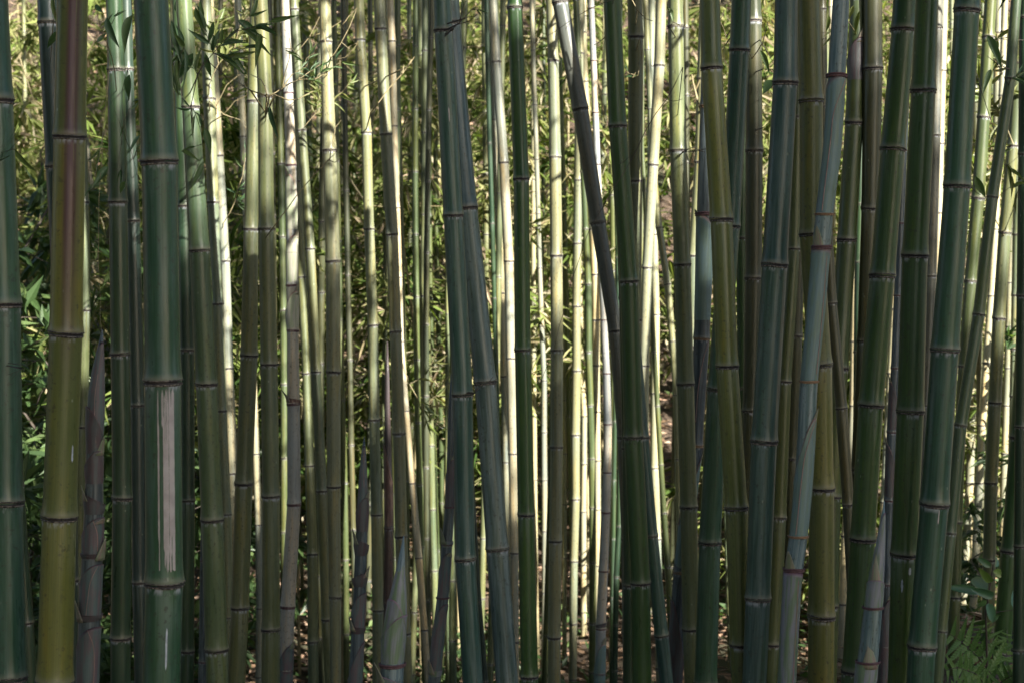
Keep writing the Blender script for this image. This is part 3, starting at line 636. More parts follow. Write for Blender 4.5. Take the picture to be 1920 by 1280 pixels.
seam(ax, [(640, 0.8), (670, 0.3), (710, -0.1), (790, -0.3)], 1.3, 1.09)
C('J2c', 'half-lit culm behind the gap left of the olive culm', 6.5, 'lit', [(1322,0,20),(1316,150,20),(1312,305,20),(1304,427,20),(1301,480,20),(1298,700,19),(1300,1280,19)], [150,305,480,650])
C('J3', 'clean yellow-olive culm with evenly spaced nodes right of centre', 3.8, 'olive', [(1331,0,38),(1334,127,39),(1342,270,40),(1353,412,41),(1357,550,41),(1364,687,41),(1372,853,42),(1380,951,42),(1390,1205,42),(1393,1280,42)], [127,412,687,951,1205])
C('J4', 'blue-green culm passing diagonally behind the yellow-olive culm', 4.15, 'blue', [(1390,0,37),(1387,97,37),(1380,220,37),(1374,330,37),(1369,425,37),(1357,600,38),(1346,730,39),(1338,853,40),(1331,1018,41),(1323,1280,42)], [97,425,730,1018])
C('J6', 'narrow green culm squeezed behind the yellow-olive culm', 5.0, 'green', [(1396,0,21),(1393,280,21),(1391,447,21),(1391,600,21),(1393,728,21),(1397,853,21),(1402,1280,22)], [180,447,728,1000])
C('J7', 'brownish green culm left of the wide blue culm', 4.8, 'brown', [(1412,0,30),(1413,42,31),(1414,284,32),(1415,427,32),(1413,522,32),(1409,703,31),(1405,900,31),(1402,1280,31)], [42,284,522,770,1000])
# --- right group
C('K1', 'wide dark blue culm with a sharp furrowed edge', 3.7, 'teal', [(1474,0,42),(1473,157,45),(1464,300,46),(1458,427,46),(1452,497,47),(1440,700,47),(1433,828,48),(1428,950,47),(1420,1123,46),(1414,1280,45)], [157,497,828,1123], groove=-0.55)
C('K2', 'olive culm emerging from behind the wide blue culm lower down', 4.4, 'moss', [(1498,0,22),(1493,300,23),(1489,467,23),(1480,600,24),(1471,715,25),(1463,853,27),(1459,970,29),(1446,1207,34),(1442,1280,35)], [220,467,715,970,1207])
C('K3', 'dim olive culm with a furrow between blue culm and bluish young culm', 5.0, 'brown', [(1502,200,22),(1498,450,22),(1492,630,24),(1484,853,24),(1478,1100,24),(1474,1280,24)], [400,630,860,1090], groove=-1.5)
C('L1', 'mottled olive culm with grey scars crossing behind the bluish young culm', 3.95, 'olive', [(1516,0,43),(1520,190,44),(1521,300,44),(1522,440,44),(1530,600,44),(1536,685,45),(1540,853,45),(1541,916,46),(1541,1155,49),(1540,1280,49)], [190,440,685,916,1155])
ax = C('L2', 'pale bluish young culm with purple collars and pointed sheath tips', 3.6, 'sky', [(1577,0,31),(1569,140,33),(1560,280,33),(1546,402,33),(1540,465,33),(1528,600,33),(1517,715,33),(1510,853,33),(1497,1005,34),(1488,1068,34),(1482,1150,34),(1475,1280,34)], [402,715,1005], nodekind='node_tan', nonodes=True, kd=0, groove=-1.15)
for yy_ in (402, 715, 1005): collar(ax, yy_, 'node_tan', 1.06, 1.0)
sheath(ax, 400, 140, RIGHT-0.9, 'sheath', 1.05, 0.12, 0); collar(ax, 143, 'node_purple', 1.13, 1.6)
sheath(ax, 712, 465, LEFT+1.0, 'sheath', 1.06, 0.05, 52, 0.3); collar(ax, 464, 'node_purple', 1.10, 1.7)
sheath(ax, 1004, 780, RIGHT-0.4, 'sheath', 1.06, 0.55, 26, 0.2)
sheath(ax, 1330, 1068, LEFT+0.95, 'sheath_lilac', 1.05, 0.05, 50, 0.3); collar(ax, 1067, 'node_purple', 1.10, 1.6)
seam(ax, [(152, 0.9), (178, 0.35), (210, -0.25), (260, -0.42), (330, -0.5), (396, -0.5)]); seam(ax, [(786, 0.85), (815, 0.3), (850, -0.2), (900, -0.42), (1000, -0.5)]); seam(ax, [(480, 0.55), (560, 0.6), (700, 0.62)], 1.0); seam(ax, [(1085, 0.5), (1180, 0.55), (1280, 0.5)], 1.2)
C('L3', 'green culm with a brown papery sheath near its top behind the bluish young culm', 4.6, 'moss', [(1608,0,29),(1604,100,31),(1601,230,33),(1592,350,35),(1587,450,35),(1578,600,36),(1568,750,35),(1560,900,34),(1552,1280,34)], [230,450,690,930])
sheath(CULM['L3'], 150, 70, FRONT+0.6, 'sheath_dark', 1.05, 0.75, 30)
C('L4', 'dark brownish culm slanting down to the right across the bluish group', 4.45, 'brown', [(1540,0,18),(1546,300,18),(1552,430,18),(1559,569,20),(1569,680,21),(1578,765,22),(1585,853,22),(1590,945,22),(1599,1100,22),(1608,1280,22)], [200,390,569,765,945,1110])
C('M1', 'brownish shaded culm behind the first of three thick right culms', 4.6, 'brown', [(1637,0,35),(1637,130,36),(1635,300,34),(1632,392,33),(1625,600,32),(1615,800,32),(1605,1280,32)], [130,392,640,880])
C('M1b', 'thin dark stem in the gap behind the brownish shaded culm', 5.8, 'dark', [(1615,0,15),(1613,300,15),(1613,383,15),(1610,492,15),(1608,660,15),(1607,748,15),(1603,1000,15),(1600,1280,15)], [180,383,492,660,748,900])
C('M2', 'thick green culm leaning right, white powder under its upper nodes', 3.75, 'green', [(1697,0,44),(1694,55,44),(1684,170,44),(1674,280,45),(1661,427,45),(1655,518,46),(1643,650,46),(1634,760,46),(1628,853,46),(1618,1010,46),(1602,1255,46),(1600,1280,46)], [55,280,518,760,1010,1255])
C('M2b', 'bright yellow culm glowing in the slit between two thick green culms', 8.0, 'straw', [(1698,100,16),(1690,280,16),(1684,440,15),(1677,580,16),(1668,750,16),(1660,900,16),(1650,1280,16)], [200,320,440,580,700,830])
C('M3', 'thick dark green culm, the middle one of three thick right culms', 3.6, 'green', [(1738,0,41),(1730,172,45),(1725,300,46),(1717,427,46),(1715,480,47),(1710,650,48),(1706,772,49),(1702,853,49),(1695,1040,48),(1688,1280,47)], [172,480,772,1040])
C('M4', 'thin greyish purple culm right behind the middle thick culm', 5.2, 'grey', [(1758,0,18),(1757,100,18),(1754,255,19),(1748,427,19),(1746,518,19),(1738,700,19),(1730,900,19),(1722,1280,18)], [55,255,518,760,980])
C('M4b', 'bright pale culm showing beside the blue culm with wide nodes', 8.0, 'straw', [(1769,0,17),(1766,133,16),(1762,300,15),(1758,600,15),(1752,1280,15)], [0,133,270,400])
C('M5', 'thick smooth blue-green culm with scratches, last of three thick right culms', 3.5, 'blue', [(1815,0,46),(1813,22,46),(1804,200,47),(1795,350,48),(1787,427,49),(1771,655,51),(1757,853,51),(1752,945,52),(1730,1213,51),(1726,1280,50)], [22,350,657,945,1213])
ax = C('P1', 'slate young culm with red-brown knobs behind the thick green culm', 4.7, 'slate', [(1683,560,15),(1678,690,16),(1672,800,18),(1668,938,20),(1664,1080,21),(1658,1280,22)], [690,810,938,1095], nodekind='node_purple', kd=0)
sheath(ax, 810, 715, LEFT, 'sheath_dark', 1.15, 0.5, 22); sheath(ax, 936, 830, LEFT, 'sheath_dark', 1.12, 0.5, 22); sheath(ax, 1300, 1120, RIGHT-1, 'sheath_dark', 1.1, 0.6, 20)
C('N1', 'slender dark green culm leaning far right with sunlit top', 4.65, 'fresh', [(1905,0,19),(1894,147,20),(1883,250,20),(1861,370,21),(1852,427,21),(1835,590,22),(1818,700,22),(1801,797,23),(1791,900,22),(1782,998,22),(1768,1150,22),(1757,1280,22)], [147,370,590,797,998,1180])
C('N2', 'dim green culm parallel behind the slender leaning culm', 5.6, 'moss', [(1848,150,23),(1840,280,24),(1834,372,24),(1826,450,23),(1819,528,22),(1807,687,21),(1798,850,21),(1794,978,21),(1790,1118,22),(1786,1280,22)], [220,372,528,687,830,978,1118])
G3_ = 'bright culms behind the far right'; L3_ = 'glaringly sunlit pale culm in the bright row behind the leaning green culm'
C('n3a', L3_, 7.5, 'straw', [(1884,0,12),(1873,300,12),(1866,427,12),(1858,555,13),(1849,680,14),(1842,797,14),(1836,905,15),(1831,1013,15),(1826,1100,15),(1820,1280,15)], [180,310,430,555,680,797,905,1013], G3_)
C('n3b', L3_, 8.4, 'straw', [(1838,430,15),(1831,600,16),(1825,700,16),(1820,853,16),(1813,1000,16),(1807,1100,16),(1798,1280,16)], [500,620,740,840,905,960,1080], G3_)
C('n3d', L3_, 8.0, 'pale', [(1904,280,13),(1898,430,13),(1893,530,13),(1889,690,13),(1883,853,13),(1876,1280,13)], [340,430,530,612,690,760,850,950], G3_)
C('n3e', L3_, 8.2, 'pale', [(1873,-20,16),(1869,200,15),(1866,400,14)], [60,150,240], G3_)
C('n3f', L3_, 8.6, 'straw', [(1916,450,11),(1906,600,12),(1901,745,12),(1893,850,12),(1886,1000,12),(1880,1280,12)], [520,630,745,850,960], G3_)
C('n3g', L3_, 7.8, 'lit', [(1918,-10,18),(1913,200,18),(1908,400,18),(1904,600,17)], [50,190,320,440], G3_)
C('n3c', 'half-lit olive culm with a white ring, sunny above and dark below', 5.8, 'mid', [(1918,0,21),(1906,200,22),(1895,330,23),(1884,437,23),(1873,597,24),(1865,755,24),(1860,853,24),(1858,905,24),(1855,1050,24),(1850,1280,24)], [120,275,437,597,755,905,1050])
C('N4', 'dark culm cut by the frame beside the half-lit olive culm', 5.0, 'dark', [(1922,0,22),(1921,200,22),(1919,427,22),(1917,555,22),(1915,700,22),(1910,1280,22)], [290,555,800])
C('N5', 'leaning dark green culm rooted beside the ferns', 5.6, 'green', [(1934,500,34),(1923,620,34),(1915,720,34),(1911,820,34),(1904,900,35),(1894,1033,35),(1882,1150,34),(1876,1235,32)], [600,820,1033,1225])
ax = C('N6', 'slate purple young culm with orange ring behind the fern-side culm', 5.75, 'slate', [(1926,800,26),(1918,950,27),(1912,1090,28),(1906,1230,29)], [890,1089], nodekind='node_tan', kd=0)
sheath(ax, 1285, 1225, LEFT, 'sheath_brown', 1.12, 0.5, 25, 0.6)
C('Q1', 'bright culm deep in the slit beside the slanting brownish culm', 7.5, 'straw', [(1605,430,14),(1602,600,14),(1598,800,15),(1590,950,17),(1586,1003,18),(1578,1200,18),(1575,1280,18)], [520,640,760,880,1003,1130])
C('Q2', 'very thin bright stem right behind the mottled olive culm', 9.0, 'straw', [(1563,500,10),(1565,700,10),(1565,980,10),(1566,1280,10)], [620,740,860,980,1100])

# --- shoots
ax = C('A4', 'tall slate shoot with ragged purple sheaths and a spear tip beside the stained culm', 3.65, 'slate', [(192,618,2),(188,660,14),(184,700,24),(181,740,31),(179,790,33),(177,835,30),(177,880,32),(176,960,36),(173,1045,39),(168,1160,41),(164,1280,42)], [1400], tip=True, nonodes=True, kd=0, name='bamboo_shoot', cat='bamboo shoot')
sheath(ax, 835, 640, FRONT+0.7, 'sheath_shoot', 1.03, 0.1); sheath(ax, 850, 760, LEFT+0.35, 'sheath_dark', 1.16, 0.75); sheath(ax, 905, 842, RIGHT-0.35, 'sheath_dark', 1.14, 0.6, 35); sheath(ax, 962, 925, LEFT+0.3, 'sheath_dark', 1.18, 0.6, 30, 0.2)
sheath(ax, 1047, 968, RIGHT-0.5, 'sheath_shoot', 1.10, 0.55, 10); sheath(ax, 1045, 1035, RIGHT-0.3, 'sheath_dark', 1.16, 0.1, 42); sheath(ax, 1160, 1055, RIGHT-0.6, 'sheath_shoot', 1.07, 0.5, 0); sheath(ax, 1162, 1148, LEFT+0.4, 'sheath_dark', 1.18, 0.2, 48); sheath(ax, 1330, 1172, RIGHT-0.7, 'sheath_shoot', 1.06, 0.4, 0)
seam(ax, [(1058, 0.75), (1085, 0.2), (1120, 0.0), (1150, -0.1)], 1.2, 1.1); seam(ax, [(1176, 0.1), (1200, 0.55), (1240, 0.75), (1280, 0.72)], 1.3, 1.1); seam(ax, [(972, 0.2), (995, 0.6), (1030, 0.7)], 1.2, 1.12); seam(ax, [(700, 0.2), (750, 0.05), (800, 0.2), (828, 0.4)], 1.0, 1.05)
ax = C('C6', 'narrow dark shoot with knobbly sheaths behind the whitish young culm', 4.7, 'slate', [(683,818,2),(682,850,9),(681,890,15),(680,940,20),(679,990,22),(677,1030,23),(675,1095,24),(671,1180,25),(666,1280,26)], [1400], tip=True, nonodes=True, kd=0, name='bamboo_shoot', cat='bamboo shoot')
sheath(ax, 950, 835, FRONT, 'sheath_shoot', 1.04, 0.15); sheath(ax, 995, 930, RIGHT-0.4, 'sheath_dark', 1.22, 0.5, 20); sheath(ax, 1040, 1010, LEFT+0.4, 'sheath_dark', 1.3, 0.4, 30); sheath(ax, 1098, 1072, RIGHT-0.3, 'sheath_dark', 1.25, 0.5, 22); sheath(ax, 1182, 1110, RIGHT-0.6, 'sheath_shoot', 1.12, 0.6); sheath(ax, 1186, 1172, LEFT+0.5, 'sheath_dark', 1.2, 0.3, 28); sheath(ax, 1320, 1200, RIGHT, 'sheath_shoot', 1.1, 0.6)
ax = C('C12', 'plump lilac and green shoot with a sharp spear tip low at the centre', 3.4, 'sky', [(757,1004,2),(753,1050,11),(749,1090,24),(745,1130,36),(741,1170,42),(738,1200,44),(736,1235,44),(734,1280,44)], [1400], tip=True, nonodes=True, kd=0, name='bamboo_shoot', cat='bamboo shoot')
sheath(ax, 1226, 1020, FRONT+0.5, 'sheath_lilac', 1.04, 0.12); sheath(ax, 1235, 1120, LEFT+0.75, 'sheath_lilac', 1.06, 0.8); sheath(ax, 1240, 1150, RIGHT-0.45, 'sheath_lilac', 1.07, 0.6, 0); sheath(ax, 1330, 1262, LEFT+0.35, 'sheath_lilac', 1.22, 0.4, 40, 0.3); collar(ax, 1245, 'node_purple', 1.07, 1.2)
ax = C('D2', 'dark slate shoot curving up between thin culms left of the blue pair', 4.5, 'slate', [(847,700,4),(846,760,10),(845,853,14),(843,950,18),(838,1020,20),(830,1120,22),(821,1200,23),(814,1280,24)], [760,853,950,1020,1120,1260], tip=True, nonodes=True, kd=0, name='bamboo_shoot', cat='bamboo shoot')
for y_ in (950, 1020, 1120): collar(ax, y_, 'node_purple', 1.05, 1.2)
sheath(ax, 950, 860, RIGHT-0.7, 'sheath_dark', 1.12, 0.5, 15); sheath(ax, 1024, 1012, LEFT+0.6, 'sheath_lilac', 1.2, 0.2, 32); sheath(ax, 1262, 1130, RIGHT-0.8, 'sheath_shoot', 1.08, 0.6); sheath(ax, 1266, 1254, LEFT+0.7, 'sheath_lilac', 1.15, 0.2, 30); sheath(ax, 1118, 1035, RIGHT-0.9, 'sheath_shoot', 1.07, 0.6, 8)
ax = C('O1', 'lilac-grey shoot with a long ribbed spear in front of the thick green culm', 3.4, 'sky', [(1658,938,2),(1656,970,8),(1652,1010,15),(1646,1060,24),(1641,1100,31),(1637,1140,34),(1633,1180,36),(1629,1220,37),(1622,1280,40)], [1400], tip=True, nonodes=True, kd=0, name='bamboo_shoot', cat='bamboo shoot')
sheath(ax, 1110, 960, RIGHT-0.9, 'sheath_lilac', 1.08, 0.2); sheath(ax, 1142, 1085, FRONT-0.3, 'sheath_lilac', 1.10, 0.5, 60, -0.5); collar(ax, 1138, 'node_purple', 1.1, 1.0); sheath(ax, 1300, 1238, FRONT, 'sheath_lilac', 1.10, 0.2, 55, -0.3); collar(ax, 1240, 'node_purple', 1.12, 1.0)

# --- far thin culms on the slope
Lf = 'thin far culm rising out of the brush on the slope'; Gf = 'far thin culms on the slope'
fr_ = random.Random(11)
xs_far = [60,205,430,455,520,596,655,772,800,816,905,945,992,1018,1050,1126,1148,1205,1290,1385,1505,1560,1625,1790,1860]
for i, x in enumerate(xs_far):
    D = fr_.uniform(10.2, 13.5); w = fr_.uniform(6, 10); sl = fr_.uniform(-0.03, 0.03)
    y0 = fr_.uniform(20, 110); gap = fr_.uniform(85, 135)
    pts = [(x+sl*(y-640)+fr_.uniform(-3, 3), y, w*(0.9+0.1*y/1000)) for y in (0, 260, 520, 780, 1000)]
    cc, ll = fr_.choice([('lit', 'thin yellowish far culm on the slope beyond '+near(x)), ('mid', 'thin dull green far culm on the slope beyond '+near(x)), ('moss', 'thin dark mossy far culm on the slope beyond '+near(x))])
    C('far%d' % i, ll, D, cc, pts, [y0+gap*k for k in range(int((950-y0)/gap))], Gf, seg=9, top=0.5)

cr = random.Random(23)
for i, x in enumerate([20, 135, 190, 330, 372, 420, 447, 505, 528, 566, 584, 606, 640, 661, 690, 712, 738, 779, 792, 806, 822, 840, 856, 902, 926, 944, 1027, 1068, 1126, 1146, 1186, 1216, 1258, 1276, 1318, 1362, 1404, 1470, 1548, 1622, 1652, 1742, 1778, 1838, 1872]):
    D = cr.uniform(7.4, 10.0); w = cr.uniform(9, 15)*8/D; sl = cr.uniform(-0.025, 0.025); bow = cr.uniform(-10, 10)
    y0 = cr.uniform(10, 100); gap = cr.uniform(105, 165)
    pts = [(x+sl*(y-900)+bow*math.sin(y/1280*3.14), y, w*(0.88+0.12*y/1000)) for y in (0, 260, 520, 780, 1040, 1280)]
    cc, ll = cr.choice([('moss', 'thin mossy green culm crowding a few steps behind '+near(x)), ('brown', 'thin dark olive culm crowding a few steps behind '+near(x)), ('mid', 'thin light green culm crowding a few steps behind '+near(x)), ('moss', 'thin mossy green culm crowding a few steps behind '+near(x))])
    C('crowd%d' % i, ll, D, cc, pts, [y0+gap*k for k in range(int((1240-y0)/gap))], 'thin culms crowding behind the front culms', top=0.3)

# ------------------------------------------------------------------ scrape marks on the thick culm
def patch(ax, y0, y1, a0, a1, mat, name, jag=0.0, seed=0):
    r = random.Random(seed); n = max(6, int(abs(y1-y0)/9)); z0, z1 = zpix(ax, y1), zpix(ax, y0)
    V, Fc = [], []
    m = 3
    for i in range(n+1):
        z = z0+(z1-z0)*i/n; rad = float(ax.fr(z))*(1+0.0) + 0.0006 + 0.00002*(seed % 17)
        b0 = a0 + jag*r.uniform(-1, 1); b1 = a1 + jag*r.uniform(-1, 1)
        if i in (0, n): b0 = b1 = (a0+a1)/2
        for k in range(m+1):
            a = b0+(b1-b0)*k/m
            V.append((float(ax.fx(np.array([z]))[0])+rad*math.cos(a)-ax.base.x, float(ax.fy(np.array([z]))[0])+rad*math.sin(a)-ax.base.y, z-ax.base.z))
    for i in range(n):
        for k in range(m): Fc.append((i*(m+1)+k, i*(m+1)+k+1, (i+1)*(m+1)+k+1, (i+1)*(m+1)+k))
    return link(name, mesh(name, V, Fc), M[mat], ax.root)
b3 = CULM['B3']
def angx(dx, r): return -math.acos(max(-1, min(1, dx/r)))
sr = random.Random(4)
streaks = [(-3.6, -1.6, 727, 1010), (-2.4, -0.4, 790, 1074), (4.2, 7, 727, 800), (6.5, 8.4, 775, 1030), (21, 25.4, 726, 1088)]
for q in range(22):
    x = sr.uniform(8, 20.5); y0 = sr.choice([726, sr.uniform(726, 760), sr.uniform(740, 860)]); streaks.append((x, x+sr.uniform(0.7, 1.9), y0, sr.choice([sr.uniform(930, 1040), sr.uniform(1040, 1088)])))
for k, (x0, x1, y0, y1) in enumerate(streaks):
    patch(b3, y0, y1, angx(x0, 34.5), angx(x1, 34.5), 'scrape', 'scrape_mark', 0.008, k)
patch(b3, 1170, 1250, angx(12, 34.5), angx(15, 34.5), 'scrape_white', 'scuff_mark', 0.01, 21)
patch(CULM['A3'], 832, 865, angx(23, 30), angx(25, 30), 'scrape_white', 'scuff_mark', 0.01, 22)
patch(CULM['E1'], 203, 232, angx(2, 18), angx(4, 18), 'scrape', 'scuff_mark', 0.01, 23)
patch(CULM['M3'], 1060, 1075, angx(4, 24), angx(8, 24), 'scrape_white', 'scuff_mark', 0.03, 24)
patch(CULM['M3'], 1082, 1108, angx(-9, 24), angx(-6, 24), 'scrape_white', 'scuff_mark', 0.03, 25)
patch(CULM['M5'], 951, 980, angx(2, 26), angx(4, 26), 'scrape', 'scuff_mark', 0.01, 26)

# ------------------------------------------------------------------ twigs and leaves
def make_leaf(name, wf=0.5, n=8, droop=0.10, fold=0.16, round_=False):
    V, Fc = [], []
    for i in range(n+1):
        t = i/n
        w = (math.sin(math.pi*t**0.66)**1.15 if not round_ else math.sin(math.pi*t**0.8)**0.6)*wf if 0 < i < n else 0.004
        z = -droop*t*t; 
        V += [(t, -w, z+fold*w), (t, 0, z), (t, w, z+fold*w)]
    for i in range(n):
        a = i*3
        Fc += [(a, a+1, a+4, a+3), (a+1, a+2, a+5, a+4)]
    return mesh(name, V, Fc)
LEAF = [make_leaf('leaf', 0.5, 8, d, f) for d, f in ((0.08, 0.25), (0.18, 0.15), (0.02, 0.3))]
LEAFV = {}
def leaf_me(mat, i):
    k = (mat, i)
    if k not in LEAFV:
        me = LEAF[i].copy(); me.materials.append(M[mat]); LEAFV[k] = me
    return LEAFV[k]
lr = random.Random(5)
def leaf_obj(root, parent, base, tip, width, mat='leaf', roll=None, me=None, name='leaf'):
    d = tip-base; L = d.length
    if L < 1e-5: return
    X = d.normalized(); view = Vector((0, -1, 0))
    Zv = (view - X*view.dot(X)); Zv = Zv.normalized() if Zv.length > 1e-3 else Vector((0, 0, 1))
    Y = Zv.cross(X)
    rot = Matrix((X, Y, Zv)).transposed().to_4x4()
    rot = rot @ Matrix.Rotation(lr.uniform(-0.9, 0.9) if roll is None else roll, 4, 'X')
    o = link(name, me or leaf_me(mat, lr.randrange(3)), None, parent)
    Mw = Matrix.Translation(base) @ rot @ Matrix.Diagonal((L, width, L, 1))
    o.matrix_local = parent_world(parent).inverted() @ Mw
    return o
def parent_world(p):
    m = p.matrix_local.copy()
    q = p.parent
    while q is not None:
        m = (Matrix.Translation(q.location) if q.type == 'EMPTY' else q.matrix_local) @ m; q = q.parent
    if p.parent is None: m = Matrix.Translation(p.location)
    return m
def tube(P, r0, r1, seg=6):
    V, Fc = [], []; n = len(P)
    for i, p in enumerate(P):
        d = (P[min(i+1, n-1)]-P[max(i-1, 0)]).normalized()
        u = d.orthogonal().normalized(); v = d.cross(u); r = r0+(r1-r0)*i/(n-1)
        for k in range(seg):
            a = 2*math.pi*k/seg; q = p+u*(r*math.cos(a))+v*(r*math.sin(a)); V.append(tuple(q))
    for i in range(n-1):
        for k in range(seg):
            k2 = (k+1) % seg; Fc.append((i*seg+k, i*seg+k2, (i+1)*seg+k2, (i+1)*seg+k))
    return V, Fc
def twig(ck, polys, D, r0=1.6, r1=0.5, mat='twig', leaves=(), leafmat='leaf', nrand=0, llen=(25, 45), lw=0.16, spread=0.8, droop=0.4, name='branch', dd=0.0):
    """a branch of culm ck: polys = pixel polylines (first one grows from the culm), leaves = (bx,by,tx,ty,w) in pixels"""
    seen = set(polys[0]); rest = []; mine = [polys[0]]
    for q in polys[1:]:
        if q[0] in seen: mine.append(q); seen |= set(q)
        else: rest.append(q)
    for q in rest: twig(ck, [q], D, r0, r1, mat, dd=dd, name=name)
    polys = mine
    ax = CULM[ck]; V, Fc = [], []
    for i, poly in enumerate(polys):
        P = []
        m = len(poly)
        for j, q in enumerate(poly): P.append(at(q[0], q[1], D + dd*j/(m-1) + lr.uniform(-0.01, 0.01)))
        # subdivide with slight kinks
        PP = [P[0]]
        for a, b in zip(P[:-1], P[1:]):
            mid = (a+b)/2 + Vector((lr.uniform(-1, 1), lr.uniform(-1, 1), lr.uniform(-1, 1)))*(b-a).length*0.03
            PP += [mid, b]
        if i == 0:      # root it in the culm
            z = PP[0].z; PP.insert(0, Vector((float(ax.fx(np.array([z]))[0]), float(ax.fy(np.array([z]))[0]), z)))
        v, f = tube(PP, r0/F*D*(1 if i == 0 else 0.7), r1/F*D)
        o = len(V); V += [tuple(Vector(q)-ax.base) for q in v]; Fc += [tuple(k+o for k in g) for g in f]
    b = link(name, mesh(name, V, Fc), M[mat], ax.root)
    for (bx, by, tx, ty, w) in leaves:
        leaf_obj(ax.root, b, at(bx, by, D+dd*0.5), at(tx, ty, D+dd*0.5+lr.uniform(-0.05, 0.05)), w/F*D*1.05, leafmat, roll=lr.uniform(-0.45, 0.45))
    for k in range(nrand):
        poly = polys[lr.randrange(len(polys))]; i = lr.randrange(max(1, len(poly)-2), len(poly)) if len(poly) > 2 else 1
        a, c = poly[i-1], poly[i]; t = lr.random()
        x, y = a[0]+(c[0]-a[0])*t, a[1]+(c[1]-a[1])*t
        ang = math.atan2(c[1]-a[1], c[0]-a[0]) + lr.uniform(-spread, spread)
        L = lr.uniform(*llen)
        p = at(x, y, D); d = at(x+math.cos(ang)*L, y+math.sin(ang)*L + droop*L*lr.random(), D+lr.uniform(-0.5, 0.5)*L/F*D)
        leaf_obj(ax.root, b, p, d, L*lw/F*D, leafmat)
    return b
# left: needle fan, blades and hanging twigs
twig('A1', [[(18,292),(0,300),(-20,315)], [(0,300),(25,235)], [(0,300),(40,225)], [(0,300),(52,212)], [(0,300),(48,250)], [(0,300),(14,205)]], 3.25, 1.0, 0.3, 'leaf', nrand=0)
twig('A1', [[(25,280),(45,290)]], 3.3, 0.8, 0.4, 'twig_dark', [(27,278,70,333,10)])
twig('A1', [[(35,690),(70,675),(90,670)], [(45,690),(12,703)], [(50,685),(70,700)], [(40,690),(20,712)]], 3.25, 0.8, 0.3, 'twig_dark')
twig('A2', [[(100,40),(104,20),(102,0)]], 3.6, 0.8, 0.4, 'twig', [(99,-8,106,56,9), (107,58,88,92,11)])
twig('B1', [[(215,134),(200,80),(190,60),(178,10)], [(200,80),(205,120),(200,180),(193,250),(188,330),(185,420),(188,560),(190,620)], [(190,60),(222,20)], [(193,250),(172,355)]], 4.4, 1.0, 0.4, 'twig',
     [(200,32,222,92,15), (248,28,230,100,19), (182,80,200,60,8), (203,312,172,355,13), (243,140,237,192,15), (262,255,240,284,7), (235,340,222,365,10), (178,10,192,24,9)], nrand=6, llen=(16,34), dd=-0.2)
twig('B2', [[(240,130),(229,170),(232,230),(250,300),(266,370)], [(232,230),(222,300),(240,360)], [(250,300),(262,262)], [(228,240),(205,180)], [(232,230),(250,190)]], 4.5, 0.9, 0.3, 'twig_dark', nrand=10, llen=(18,36), lw=0.12)
# above the leaf-shadowed culm
twig('B5', [[(358,200),(370,140),(400,100),(440,60),(470,30)], [(370,140),(345,90),(330,20)], [(400,100),(385,60),(370,10)], [(400,100),(430,110),(460,90)], [(345,90),(330,120)], [(440,60),(480,50),(510,40)], [(385,110),(420,140),(440,170)]], 4.3, 1.3, 0.4, 'twig_dark',
     [(322,38,340,132,11), (362,100,334,150,18), (366,14,386,66,13), (445,38,490,72,15), (489,64,478,130,12), (450,52,514,108,10), (430,95,464,140,9), (385,100,396,152,11), (345,88,325,60,10), (400,40,388,90,9)], nrand=40, llen=(26,70), lw=0.15)
twig('B5', [[(362,203),(375,240),(380,270)], [(375,240),(395,205)], [(380,270),(340,285)]], 4.45, 0.9, 0.4, 'twig_dark', [(384,240,396,292,13), (340,283,376,303,8), (381,303,361,352,10)], nrand=4, llen=(25,45))
twig('B6', [[(392,160),(410,120),(440,90),(480,75)], [(410,120),(400,70),(412,20)], [(440,90),(450,50),(470,10)], [(392,190),(420,215),(450,225),(470,250)], [(420,215),(440,190),(462,180)]], 6.2, 1.2, 0.5, 'twig', leafmat='leaf_yellow', nrand=95, llen=(16,46), lw=0.13, spread=1.4)
twig('B7', [[(418,420),(440,380),(455,330),(462,280)], [(440,380),(460,370),(480,380)], [(405,200),(425,160),(450,140)]], 6.6, 1.0, 0.5, 'twig', leafmat='leaf', nrand=30, llen=(16,36), lw=0.14, spread=1.2)
twig('C2', [[(566,245),(590,215),(625,190),(660,150)], [(590,215),(600,180),(598,150)], [(554,100),(580,70),(600,30)], [(580,70),(610,60),(640,40)]], 5.8, 1.0, 0.5, 'twig', leafmat='leaf_yellow', nrand=50, llen=(14,38), lw=0.12, spread=1.4)
twig('B5', [[(360,205),(340,180),(322,150)], [(340,180),(335,140)]], 4.9, 0.8, 0.4, 'twig_dark', leafmat='leaf', nrand=10, llen=(24,50), lw=0.16)
# dry twigs on the pair
twig('B9', [[(505,180),(530,165),(560,150),(600,122),(646,108)], [(530,165),(548,140),(575,125),(592,60)], [(560,150),(590,150),(640,115)], [(500,180),(470,170),(440,150),(410,135)], [(530,165),(535,135),(545,90),(540,60)], [(575,125),(560,105),(545,90)],
     [(560,150),(575,110),(590,100)], [(515,178),(540,188),(560,186),(590,170)], [(470,170),(450,160),(445,130)], [(500,178),(490,150),(470,140)], [(590,150),(602,135),(606,118)]], 4.6, 1.7, 0.6, 'twig', leafmat='leaf', nrand=30, llen=(16,40), lw=0.13, dd=0.15)
twig('B9', [[(510,430),(540,390),(560,362),(592,325),(615,300),(634,282)], [(615,300),(628,305),(640,296)], [(592,325),(600,300)]], 4.6, 1.3, 0.6, 'twig')
twig('B9', [[(503,190),(510,220),(524,260)]], 4.6, 0.8, 0.4, 'twig_dark', [(506,200,523,266,9)])
twig('C4', [[(612,120),(640,80),(668,20)], [(640,80),(652,90),(672,80)], [(620,110),(610,80),(606,60)], [(620,285),(628,240),(640,225)]], 5.3, 1.1, 0.6, 'twig')
